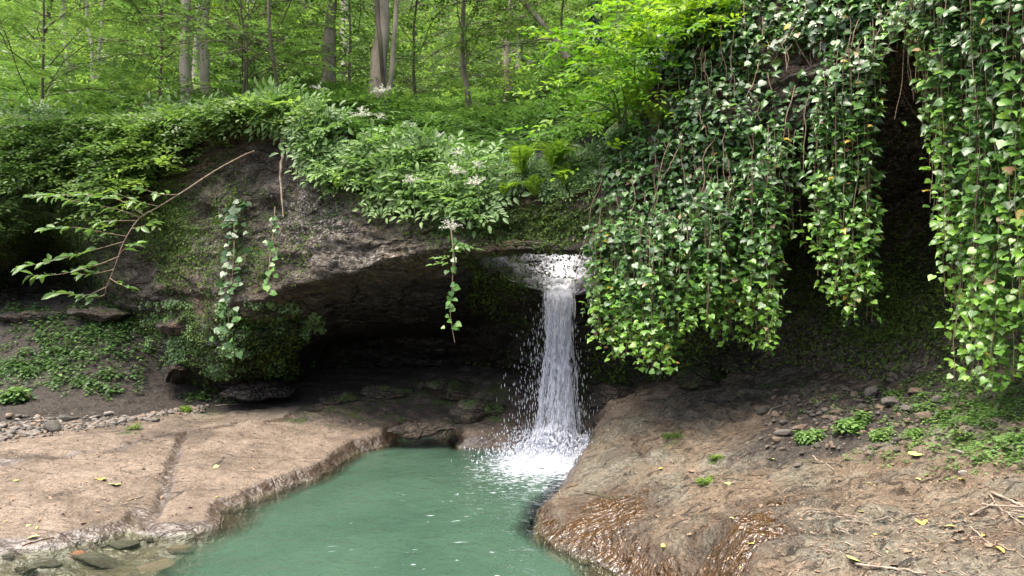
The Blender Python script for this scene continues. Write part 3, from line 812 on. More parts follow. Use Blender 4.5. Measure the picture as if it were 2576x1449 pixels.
for c_ in (0, -1):                                        # side walls closing the chute up to the slope
    top = HD[us[c_], iA:iB + 1]
    tq = np.linspace(0, 1, 16)
    tp_ = np.stack([np.interp(tq, np.linspace(0, 1, len(top)), top[:, a]) for a in range(3)], 1)
    lo_ = np.stack([np.interp(tq, np.linspace(0, 1, BWD.shape[1]), BWD[c_, :, a]) for a in range(3)], 1)
    SWL = np.stack([lo_ * (1 - q) + tp_ * q for q in np.linspace(0, 1, 8)], 1)
    mb.add(SWL, gridF(16, 8)); nside += 128
me = mb.mesh('chute', M['chute'])
uw = np.broadcast_to(ux[:, None], BW.shape[:2]); 
attr(me, 'moss', np.concatenate([np.zeros(BK.shape[0] * BK.shape[1]), (0.75 * np.exp(-((uw - 1310) / 38.0) ** 2) - 0.25).ravel(), np.zeros(nside)]))
attr(me, 'lichen_lift', np.concatenate([np.zeros(BK.shape[0] * BK.shape[1]), (0.9 * np.exp(-((uw - 1240) / 40.0) ** 2) + 0.8 * np.exp(-((uw - 1450) / 50.0) ** 2)).ravel(), np.zeros(nside)]))
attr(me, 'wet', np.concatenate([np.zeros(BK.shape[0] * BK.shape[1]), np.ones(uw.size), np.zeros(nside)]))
tag(link('chute', me), 'wet rock channel behind the natural arch', kind='structure')

def scatter(G, n, wfun, rng=RNG):
    """n random places on the surveyed sheet G (u, r, 3), thinned by wfun(u, r index arrays)"""
    a = G[:-1, :-1]; b = G[1:, :-1]; c = G[:-1, 1:]
    nv = np.cross(b - a, c - a)
    ar = np.linalg.norm(nv, axis=-1)
    I, J = np.meshgrid(np.arange(G.shape[0] - 1), np.arange(G.shape[1] - 1), indexing='ij')
    w = (ar * wfun(I, J)).ravel(); w = np.clip(w, 0, None)
    k = rng.choice(len(w), n, p=w / w.sum())
    i, j = k // (G.shape[1] - 1), k % (G.shape[1] - 1)
    u = rng.random((n, 1)); v = rng.random((n, 1))
    P = (G[i, j] * (1 - u) + G[i + 1, j] * u) * (1 - v) + (G[i, j + 1] * (1 - u) + G[i + 1, j + 1] * u) * v
    N = nv[i, j] / (ar[i, j][:, None] + 1e-12)
    flip = ((N * (np.array([0, 0, CAMZ + 3]) - P)).sum(1) < 0)
    N[flip] *= -1
    return P, N, i, j

def hill_hit(px, py, y0=9.5, y1=75):
    Y = np.linspace(y0, y1, 2500); X = (px - CX) / FO * Y; z = CAMZ - (py - CY) / FO * Y
    h = np.nonzero(z <= hill(X, Y))[0]
    k = h[0] if len(h) else -1
    return np.array([X[k], Y[k], hill(X[k], Y[k])])
# ------------------------------------------------------------------ waterfall
def octa():
    v = np.array([[0,0,1],[0,0,-1],[1,0,-.2],[-1,0,-.2],[0,1,-.2],[0,-1,-.2]], float)
    f = np.array([[0,2,4],[0,4,3],[0,3,5],[0,5,2],[1,4,2],[1,3,4],[1,5,3],[1,2,5]])
    return v, f
OV, OF_ = octa()
LIPZ = CAMZ - (742 - CY) / FO * 9.9
fall = empty('waterfall', (0.55, 9.5, 0.15), 'white waterfall pouring through the hole under the rock arch', 'waterfall')

def fall_path(x0, t, spread):
    """t 0 at the chute lip, 1 at the foot; x in survey columns at the lip"""
    z = LIPZ + 0.03 - t * (LIPZ - 0.12)
    Y = 9.86 - 0.34 * np.sqrt(np.clip(t, 0, 1))
    X = (x0 - CX) / FO * 9.9
    return X + spread * t, Y, z

# torn sheets of the fall
mb = MB()
for k in range(4):
    nn, mm = 60, 26
    t = np.linspace(-0.02, 1.0, nn)[:, None]; s = np.linspace(0, 1, mm)[None]
    cxm = 1402 + (k - 1) * 6
    half = (46 - 5 * k) * (1 - 0.30 * np.exp(-((t - 0.38) / 0.22) ** 2)) + 7 * fbm(np.concatenate([t * 5 + k * 7, t * 0, t * 0], 1), 3, 84)[:, None]
    x0 = cxm + (s - 0.5) * 2 * half
    X, Y, z = fall_path(x0, t, 0.0)
    Y = Y + (k - 1) * 0.05 + 0.03 * fbm(np.stack(np.broadcast_arrays(X * 6, z * 1.2, X * 0 + k * 9.1), -1), 3, 81)
    X = X + 0.02 * fbm(np.stack(np.broadcast_arrays(X * 5, z * 3, X * 0 + k * 5.3), -1), 2, 82)
    edge = 1 - np.abs(s - 0.5) * 2
    tint = 0.15 * np.minimum(edge * 1.5, 1) - 0.155 + 0.07 * (1 - t) ** 3 + 0 * X
    mb.add(np.stack(np.broadcast_arrays(X, Y, z), -1), gridF(nn, mm), tint.ravel())
mb.build('stream', M['fall'], fall)
# thicker core
mb = MB()
for k in range(3):
    nn, mm = 60, 12
    t = np.linspace(-0.02, 1.0, nn)[:, None]; s = np.linspace(0, 1, mm)[None]
    x0 = 1408 + (k - 1) * 14 + 6 * np.sin(t * 5 + k) + (s - 0.5) * 34
    X, Y, z = fall_path(x0, t, 0)
    Y = Y - 0.08 - 0.03 * k + 0.03 * fbm(np.stack(np.broadcast_arrays(X * 9, z * 2, X * 0 + k * 3.1), -1), 3, 83)
    tint = 0.13 * (1 - np.abs(s - 0.5) * 2) - 0.01 + 0 * X
    mb.add(np.stack(np.broadcast_arrays(X, Y, z), -1), gridF(nn, mm), tint.ravel())
mb.build('core_stream', M['fall'], fall)
# film sliding over the chute
sel = (ux > 1335) & (ux < 1530)
SL = BWD[sel][:, :48].copy()
SL[..., 1] -= 0.02; SL[..., 2] += 0.035
uxs = np.broadcast_to(ux[sel][:, None], SL.shape[:2])
tint = 0.20 * np.exp(-((uxs - 1418) / 40.0) ** 2) - 0.10
mb = MB(); SL2 = SL.copy(); SL2[..., 2] += .02; SL2[..., 1] += .03; mb.add(SL2, gridF(SL.shape[0], SL.shape[1]), tint.ravel() + .02)
mb.add(SL, gridF(SL.shape[0], SL.shape[1]), tint.ravel())
mb.build('sliding_sheet', M['slide'], fall)
# drops and broken threads
n = 15000
ns_ = 120
sx = np.clip(RNG.normal(0, .95, ns_), -2.4, 2.1); dr_ = RNG.normal(0, 1, ns_); sy = RNG.normal(0, .07, ns_); sp = RNG.uniform(.3, 1.0, ns_) ** 1.5
k_ = RNG.choice(ns_, n, p=sp / sp.sum())
t = RNG.random(n) ** 0.8
g = sx[k_]
wide = 20 * (1 - .28 * np.exp(-((t - .38) / .22) ** 2) + .12 * t)
x0 = 1404 + g * wide - 8 * t * (g < 0) + RNG.normal(0, 1.0 + 2.2 * t, n)
x0 = x0 + 9 * dr_[k_] * t ** 1.5 + 4 * fbm(np.stack([k_ * 3.7, t * 4, 0 * t], 1), 2, 87)
keepd = fbm(np.stack([k_ * 5.1, t * 9, 0 * t], 1), 2, 86) > -.05
t, x0, g, k_ = t[keepd], x0[keepd], g[keepd], k_[keepd]; n = len(t)
X, Y, z = fall_path(x0, t, 0)
X = X + .012 * fbm(np.stack([g * 9, z * 3, 0 * z], 1), 2, 88)
Y = Y - 0.05 + sy[k_]
P = np.stack([X, Y, z], 1)
ln = RNG.uniform(0.02, 0.10, n) * (.6 + .5 * (1 - t)); wd = RNG.uniform(0.0025, 0.0065, n)
mb = MB()
R = np.zeros((n, 3, 3)); R[:, 0, 0] = wd; R[:, 1, 1] = wd; R[:, 2, 2] = ln
stamp(mb, OV, OF_, P, R, 1.0, 0.5)
n = 1500
t = RNG.random(n) ** .6
x0 = 1400 + RNG.normal(0, 1, n) * (26 + 24 * t) - 16 * t
X, Y, z = fall_path(x0, t, 0)
ln = RNG.uniform(.010, .045, n); wd = RNG.uniform(.002, .0042, n)
R = np.zeros((n, 3, 3)); R[:, 0, 0] = wd; R[:, 1, 1] = wd; R[:, 2, 2] = ln
stamp(mb, OV, OF_, np.stack([X, Y + RNG.normal(-.03, .12, n), z], 1), R, 1.0, 0.5)
mb.build('drops', M['drop'], fall)
# leaping splash at the foot
n = 3800
r = np.abs(RNG.normal(0, 0.34, n)); a = RNG.uniform(0, 2 * np.pi, n)
X = 0.55 + r * np.cos(a) * 1.25; Y = 9.36 + r * np.sin(a) * 0.95
h = 0.34 * np.exp(-(r / 0.36) ** 2) * RNG.random(n) ** 1.6
okk = (floor_z(X, Y) < 0.30) & (X < 0.98)
X, Y, h = X[okk], Y[okk], h[okk]; n = len(X); r = r[okk]
z = np.maximum(floor_z(X, Y), 0.0) + 0.01 + h
sz = RNG.uniform(0.004, 0.013, n) * (1 + 0.9 * np.exp(-(r / 0.3) ** 2))
R = np.zeros((n, 3, 3)); R[:, 0, 0] = sz; R[:, 1, 1] = sz; R[:, 2, 2] = sz * RNG.uniform(1, 2.6, n)
mb = MB(); stamp(mb, OV, OF_, np.stack([X, Y, z], 1), R, 1.0, 0.5)
# low mounds of broken white water
nn = 70
gx2, gy2 = np.meshgrid(np.linspace(-0.35, 1.35, nn), np.linspace(8.35, 9.9, nn), indexing='ij')
q = np.stack([gx2, gy2, 0 * gx2], -1)
rr = np.hypot((gx2 - 0.5) / 0.62, (gy2 - 9.15) / 0.62)
zz = np.maximum(np.maximum(floor_z(gx2, gy2), 0), 0) - 0.06 + 0.12 * np.exp(-rr ** 2 * 2.2) * (0.7 + 1.3 * fbm(q * 6, 4, 85)) + 0.03 * fbm(q * 14, 3, 86)
mb2 = MB(); mb2.add(np.stack([gx2, gy2, zz], -1), gridF(nn, nn), (0.16 * np.exp(-rr ** 2) - 0.05).ravel())
mb2.add(np.stack([gx2, gy2, zz + 0.035 + 0.03 * fbm(q * 9, 3, 87)], -1), gridF(nn, nn), (0.13 * np.exp(-rr ** 2 * 1.4) - 0.07).ravel())
mb2.build('froth', M['froth'], fall); mb.build('splash', M['drop'], fall)
# ------------------------------------------------------------------ leaf templates (tip along +y, face along +z)
def t_oval(w=0.5, fold=0.12, droop=0.1):
    v = np.array([[0,0,0],[-w*.36,.30,fold],[0,.34,0],[w*.36,.30,fold],[-w*.40,.62,fold-droop*.3],[0,.66,-droop*.3],[w*.40,.62,fold-droop*.3],[0,1,-droop]], float)
    f = np.array([[0,2,1],[0,3,2],[1,2,5],[1,5,4],[2,3,6],[2,6,5],[4,5,7],[5,6,7]])
    return v, f
def t_diamond(w=0.5, fold=0.08):
    v = np.array([[0,0,0],[-w/2,.45,fold],[0,1,-.04],[w/2,.45,fold]], float)
    return v, np.array([[0,2,1],[0,3,2]])
def t_ivy():
    v = np.array([[0,.06,0],[-.20,-.08,.03],[-.42,.02,.05],[-.52,.24,.03],[-.42,.48,.02],[-.20,.74,.0],[0,1.0,-.10],
                  [.20,.74,.0],[.42,.48,.02],[.52,.24,.03],[.42,.02,.05],[.20,-.08,.03],[0,.5,-.03]], float)
    f = np.array([[0,2,1],[0,3,2],[0,4,3],[0,12,4],[12,5,4],[12,6,5],[12,7,6],[12,8,7],[0,8,12],[0,9,8],[0,10,9],[0,11,10]])
    return v, f[:, ::-1]
def t_ivy_var(curl, fold, w):
    v, f = t_ivy()
    v = v * np.array([w, 1, 1])
    v[:, 2] += curl * (v[:, 1] - .3) ** 2 + fold * np.abs(v[:, 0])
    return v, f
OVAL = t_oval(); DIA = t_diamond(0.52); IVY = t_ivy(); NARROW = t_oval(0.34, 0.05, 0.15)
IVIES = [IVY, t_ivy_var(-.45, .15, .9), t_ivy_var(.3, .35, .8), t_ivy_var(-.2, -.3, 1.05), t_ivy_var(-.7, .3, .7)]

def place(tv, tf, P, N, T, s):
    R = frames(np.asarray(N, float), np.asarray(T, float))
    m, k = len(P), len(tv)
    s = np.broadcast_to(np.asarray(s, float), (m,))
    V = np.einsum('mij,kj->mki', R, tv) * s[:, None, None] + np.asarray(P)[:, None]
    F = (tf[None] + (np.arange(m) * k)[:, None, None]).reshape(-1, tf.shape[1])
    return V.reshape(-1, 3), F

def t_spray(rng, n=13, leaf=DIA, size=0.21, ang=50, L=1.0):
    """flat twig of alternate leaves, 1 unit long"""
    y = np.linspace(0.05, L, n)
    side = np.where(np.arange(n) % 2, 1, -1)
    a = np.radians(ang + rng.normal(0, 10, n)) * side
    a[-1] = rng.normal(0, .1)
    T = np.stack([np.sin(a), np.cos(a), rng.normal(0, .14, n)], 1)
    N = np.stack([rng.normal(0, .28, n), rng.normal(0, .28, n), np.ones(n)], 1)
    P = np.stack([0.02 * side, y, -0.16 * y ** 2], 1)
    s = size * (1.15 - 0.45 * y / L) * rng.uniform(.8, 1.2, n)
    V, F = place(leaf[0], leaf[1], P, N, T, s)
    tt = np.repeat(rng.normal(0, .07, n), len(leaf[0]))
    return V, F, tt
rg = np.random.default_rng(5)
SPRAYS = [t_spray(rg) for _ in range(5)]
SPRAYS_WIDE = [t_spray(rg, 9, OVAL, 0.33) for _ in range(3)]

def t_pinnate(rng, pairs=3, size=0.34, leaf=OVAL):
    P, N, T, s = [], [], [], []
    for k in range(pairs):
        y = 0.28 + 0.62 * k / pairs
        for sd_ in (-1, 1):
            P.append([0.02 * sd_, y, -0.10 * y * y]); T.append([sd_ * .85, .55, -.12]); N.append([rng.normal(0, .15), rng.normal(0, .15), 1]); s.append(size * (1.1 - .25 * y))
    P.append([0, .92, -.1]); T.append([0, 1, -.25]); N.append([0, .1, 1]); s.append(size * 1.15)
    V, F = place(leaf[0], leaf[1], np.array(P), np.array(N), np.array(T), np.array(s))
    return V, F
def t_plant(rng, nl=7):
    """leafy herb about 1 unit tall: compound leaves arching out of one root"""
    Vs, Fs, n, tts = [], [], 0, []
    for k in range(nl):
        az = 2 * np.pi * (k + rng.random() * .7) / nl
        el = rng.uniform(.25, 1.15)
        d = np.array([math.cos(az) * math.cos(el), math.sin(az) * math.cos(el), math.sin(el)])
        hgt = rng.uniform(.25, .8)
        V, F = t_pinnate(rng)
        nn_ = np.array([[-d[0] * .6 , -d[1] * .6, 1.0]])
        tt = np.array([[math.cos(az), math.sin(az), -0.15 + .3 * math.sin(el)]])
        R = frames(nn_, tt)[0]
        V = (V * rng.uniform(.6, .85)) @ R.T + d * hgt * .5 + np.array([0, 0, hgt * .45])
        Vs.append(V); Fs.append(F + n); n += len(V); tts.append(np.full(len(V), rng.normal(0, .1) + (hgt - .5) * .25))
    return np.concatenate(Vs), np.concatenate(Fs), np.concatenate(tts)
PLANTS = [t_plant(rg, 6 + k) for k in range(4)]
def t_herb(rng, n=9):
    P, N, T, s = [], [], [], []
    for k in range(n):
        az = 2 * np.pi * (k * .382 + .1 * rng.random()); h = rng.uniform(.05, .75)
        d = np.array([math.cos(az), math.sin(az), 0])
        P.append(d * rng.uniform(.05, .45) + np.array([0, 0, h])); T.append(d + np.array([0, 0, rng.uniform(-.35, .15)])); N.append([rng.normal(0, .25), rng.normal(0, .25), 1]); s.append(rng.uniform(.38, .62))
    V, F = place(*t_oval(.72, .06, .16), np.array(P), np.array(N), np.array(T), np.array(s))
    return V, F, np.repeat(rng.normal(0, .08, n), 8)
HERBS = [t_herb(rg, 8 + k) for k in range(4)]

def up_frames(N, rng, lean=0.5):
    m = len(N)
    n = N * (1 - lean) + np.array([0, 0, 1.0]) * lean
    a = rng.uniform(0, 2 * np.pi, m)
    t = np.stack([np.cos(a), np.sin(a), np.zeros(m)], 1)
    return frames(n, t)

def strew(mb, templates, P, N, s, tint, rng, lean=0.5, R=None):
    k = rng.integers(0, len(templates), len(P))
    if R is None: R = up_frames(N, rng, lean)
    for i, tp in enumerate(templates):
        q = k == i
        if q.any():
            stamp(mb, tp[0], tp[1], P[q], R[q], np.broadcast_to(s, (len(P),))[q], np.broadcast_to(tint, (len(P),))[q], tp[2] if len(tp) > 2 else None)

# ------------------------------------------------------------------ undergrowth on the slope and along the cliff top
rng = np.random.default_rng(21)
mb = MB()
def w_near(I, J):
    o = np.array(OFF)[J]; u = UX[I]; Y = HP[I, J, 1]
    w = np.where(o > 20, 0.0, 1.0) * (u > -260) * (u < 1760) * (Y < 27) / np.maximum(Y / 10, 1) ** 1.4
    w = np.where((u > 1020) & (u < 1420) & (Y > 15) & (Y < 21), w * 0.18, w)        # bare brown forest floor under the trees
    w = np.where((u > 1240) & (o < 2.2), w * .25, w)
    return w * ~((u > 1195) & (u < 1530) & (o >= 0.6) & (o < 2.3))
P, N, i, j = scatter(HD, 5200, w_near, rng)
cl = fbm(P * 0.9, 3, 91)
s = rng.uniform(.26, .50, len(P)) * (1 + .35 * cl) * np.where((UX[i] > 1240) & (np.array(OFF)[j] < 2.2), .5, 1)
strew(mb, PLANTS, P - N * .05, N, s, np.clip(.45 + .5 * cl + rng.normal(0, .12, len(P)), 0, 1), rng, .6)
tag(mb.build('undergrowth', M['herb']), 'dense green leafy undergrowth on the slope above the arch', kind='stuff')

mb = MB()
def w_lip(I, J):
    r = rowkey[J]; u = UX[I]
    top = (r < 0.12) * 1.0
    drape = ((u > 780) & (u < 1520)) * np.clip(1 - r / np.interp(u, [780, 860, 1000, 1150, 1300, 1480], [.75, 1.0, 1.0, 1.25, 1.0, .9]), 0, 1) * .8
    return np.maximum(top * .8, drape) * np.where(u < 640, .35, np.where(u > 1220, .6, 1)) * (u > -200) * (u < 1640) * np.clip(.45 + 1.6 * fbm(CD[I, J] * 1.7, 3, 90), .03, 1)
P, N, i, j = scatter(CD, 760, w_lip, rng)
Nn = N + np.array([0, -.4, .2])
s = rng.uniform(.22, .46, len(P)) * np.where(UX[i] > 1220, .42, 1)
strew(mb, PLANTS, P, Nn, s, np.clip(.74 + .5 * fbm(P * 1.3, 3, 92) + rng.normal(0, .1, len(P)), 0, 1), rng, .35)
tag(mb.build('ledge_plants', M['herb']), 'leafy green plants spilling over the cliff edge', kind='stuff')

# leafy boughs drooping over the left wall and hollow
mb = MB()
def w_left(I, J):
    r = rowkey[J]; u = UX[I]
    lim = np.interp(u, [-100, 60, 150, 330, 420, 560, 700, 790], [2.3, 1.9, 1.2, 1.25, .75, .26, .14, .05])
    return np.clip(1.15 - r / lim, 0, 1) * (u > -120) * (u < 790) * np.clip(.4 + 1.5 * fbm(CD[I, J] * 1.1, 3, 89), .05, 1)
P, N, i, j = scatter(CD, 2000, w_left, rng)
P = P + np.array([0, -1, .35]) * rng.uniform(0, .55, (len(P), 1))
R = frames(np.tile([0, -.25, 1.0], (len(P), 1)) + rng.normal(0, .25, P.shape), rng.normal(0, .8, P.shape) * np.array([1, 1, .2]) + np.array([0, -.6, -.3]))
strew(mb, SPRAYS, P, N, rng.uniform(.35, .62, len(P)), np.clip(.50 + .55 * fbm(P * .9, 3, 88) + rng.normal(0, .1, len(P)), 0, 1), rng, R=R)
tag(mb.build('drooping_foliage', M['tree']), 'leafy green boughs drooping over the dark left wall', kind='stuff')

# small-leaved cover clinging to rock: right cave wall, left hollow, mossy shelves
mb = MB()
mossv = moss
def w_moss(I, J):
    pn = fbm(CD[I, J] * 1.6, 4, 93)
    m = mossv[I, J]
    return np.clip(m + pn * .55 - .10, 0, 1) * (UX[I] > -60) * (UX[I] < 2640)
P, N, i, j = scatter(CD, 52000, w_moss, rng)
R = frames(N + rng.normal(0, .45, N.shape) + np.array([0, -.1, .35]), rng.normal(0, 1, N.shape) + np.array([0, 0, -.4]))
q = UX[i] > 1500
tint = np.where(q, .85, np.where(UX[i] < 330, .34, .55)) + .35 * fbm(P * 2.2, 3, 94) + rng.normal(0, .12, len(P))  # colour lifted on the shaded right wall, darkened for the left hollow's shade
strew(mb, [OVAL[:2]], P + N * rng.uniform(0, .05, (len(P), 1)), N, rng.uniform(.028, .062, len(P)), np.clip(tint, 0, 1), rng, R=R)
tag(mb.build('wall_moss', M['moss']), 'small leafy moss cover on the rock walls', kind='stuff')

# herbs on the left bank
mb = MB()
patches = [(60,790,1.0,.3,60),(200,800,1.0,.3,60),(320,790,.6,.3,40),(150,900,1.5,.55,260),(300,830,.8,.35,130),(210,965,.7,.18,50),(60,930,.8,.25,60),(40,1000,.3,.12,14),(430,800,.8,.3,60),(470,880,.55,.3,50),(600,900,.5,.3,60),(520,1000,.4,.2,20)]
for (x, y, rx, ry, n) in patches:
    c = on_floor(x, y)
    p = np.stack([c[0] + rng.normal(0, rx * .5, n), c[1] + rng.normal(0, ry * .8, n)], 1)
    P = np.column_stack([p, floor_z(p[:, 0], p[:, 1])])
    strew(mb, HERBS, P, np.tile([0, -.3, 1.0], (n, 1)), rng.uniform(.07, .17, n), np.clip(.36 + rng.normal(0, .14, n), 0, 1), rng, .6)
tag(mb.build('bank_herbs', M['herb']), 'low green herbs covering the dark bank left of the pool', kind='stuff')
# bright cover plants on the mossy shelf below the hanging left wall
mb = MB()
def w_shelf(I, J):
    py = CY - (CD[I, J, 2] - CAMZ) * FO / CD[I, J, 1]
    return (UX[I] > 340) * (UX[I] < 800) * (py > 760) * (py < 950) * np.clip(.1 + 1.5 * fbm(CD[I, J] * 2.5, 3, 95), 0, 1)
P, N, i, j = scatter(CD, 700, w_shelf, rng)
strew(mb, HERBS, P, N + np.array([0, -.5, .3]), rng.uniform(.045, .10, len(P)), np.clip(.60 + rng.normal(0, .18, len(P)), 0, 1), rng, .35)
tag(mb.build('shelf_herbs', M['herb']), 'bright green herbs on the mossy shelf under the left wall', kind='stuff')
# sparse herbs right bank
mb = MB()
for (x, y, rx, ry, n) in [(2500,1040,.5,.5,520),(2560,1120,.35,.3,260),(2420,985,.5,.4,260),(2330,960,.5,.3,120),(2250,1000,.5,.25,34),(1950,985,.5,.25,30),(2320,1100,.4,.2,26),(2080,1010,.5,.2,26)]:
    c = on_floor(x, y)
    p = np.stack([c[0] + rng.normal(0, rx * .5, n), c[1] + rng.normal(0, ry * .6, n)], 1)
    P = np.column_stack([p, floor_z(p[:, 0], p[:, 1]) - .01])
    strew(mb, HERBS, P, np.tile([0, 0, 1.0], (n, 1)), rng.uniform(.03, .075, n), np.clip(.72 + rng.normal(0, .16, n), 0, 1), rng, .8)
tag(mb.build('path_herbs', M['herb']), 'sparse small green herbs among the stones on the right bank', kind='stuff')

# ------------------------------------------------------------------ trees
def make_tree(name, label, px, py, Y, wpx, lean=0.0, h=13.0, bark='bark', leaf='tree', hue=.5, limbs=22, z0=.12, dens=1.0, seed=0, spread=3.0, sag=0.0, scale=.55, twin=None, group='trees on the slope'):
    r = np.random.default_rng(1000 + seed)
    h = min(h, 5.6 if Y < 18 else 7.0); lean = lean
    base = W(px, py, Y)
    base[2] -= 0.25
    R0 = wpx / FO * Y * .5
    root = empty(name, base, label, 'tree', group)
    n = 22
    t = np.linspace(0, 1, n)
    wobx = .22 * (fbm(np.stack([t * 3, t * 0 + seed, t * 0], 1), 3, 5)) * h * .12
    woby = .22 * (fbm(np.stack([t * 3, t * 0 + seed, t * 0 + 9], 1), 3, 6)) * h * .12
    tr = np.stack([base[0] + lean * t * h + wobx - wobx[0] + sag * t * t * h, base[1] + woby - woby[0], base[2] + t * h], 1)
    rad = R0 * (1 - .72 * t) * (1 + .45 * np.exp(-t * h / .35))
    mb = MB()
    V, F = tube(tr, rad, 10)
    V = V + (fbm(V * np.array([7, 7, 2.0]), 3, 8) * R0 * .22)[:, None] * np.array([1, 1, 0])
    mb.add(V, F)
    lp, ld, ls = [], [], []
    for k in range(limbs):
        f = z0 + (1 - z0) * (k + r.random()) / limbs
        p0 = tr[min(int(f * (n - 1)), n - 2)]
        az = r.uniform(0, 2 * np.pi)
        L = spread * (1.1 - .45 * f) * r.uniform(.6, 1.25)
        el = r.uniform(.25, 1.15)
        d = np.array([math.cos(az), math.sin(az), 0])
        m = 9
        q = np.linspace(0, 1, m)
        side = np.array([-d[1], d[0], 0])
        path = p0 + np.outer(q * L, d) + np.outer(np.sin(q * 2.2) * L * .32 * el * 1.6 - q * q * L * .12, [0, 0, 1]) + np.outer(fbm(np.stack([q * 2.5, q * 0 + k, q * 0 + seed], 1), 2, 9) * L * .14, side)
        rr = max(R0 * (.16 - .07 * f), .006)
        V, F = tube(path, rr * (1 - .85 * q) + .004, 5)
        mb.add(V, F)
        nt = int(L / .26)
        for b in range(nt):
            qq = .22 + .78 * (b + r.random()) / nt
            x = qq * (m - 1); a = min(int(x), m - 2); pt = path[a] * (1 - x + a) + path[a + 1] * (x - a)
            sgn = 1 if b % 2 else -1
            td = d * .75 + side * sgn * r.uniform(.5, 1.1) + np.array([0, 0, r.normal(.02, .12)])
            td /= np.linalg.norm(td)
            tl = L * .34 * (1.15 - qq) + .25
            tw = pt + np.outer(np.linspace(0, 1, 4) * tl, td)
            V, F = tube(tw, np.array([.007, .005, .004, .002]) + rr * .1 * np.array([1, .6, .3, 0]), 3)
            mb.add(V, F)
            ns = max(1, int(tl / .25 * dens))
            for s_ in range(ns):
                g = (s_ + r.random()) / ns
                lp.append(pt + td * tl * g); ld.append(td * .8 + side * r.normal(0, .7) + np.array([0, 0, -.1])); ls.append(r.uniform(.7, 1.2))
    mb.build('trunk', M[bark], root)
    lp = np.array(lp); ld = np.array(ld); ls = np.array(ls) * scale
    N = np.tile([0, 0, 1.0], (len(lp), 1)) + r.normal(0, .22, (len(lp), 3))
    Rm = frames(N, ld)
    mb = MB()
    tint = np.clip(hue + .35 * fbm(lp * .7, 3, 11) + r.normal(0, .10, len(lp)), 0, 1)
    strew(mb, SPRAYS, lp, N, ls, tint, r, R=Rm)
    mb.build('crown', M[leaf], root)
    return root, tr, R0

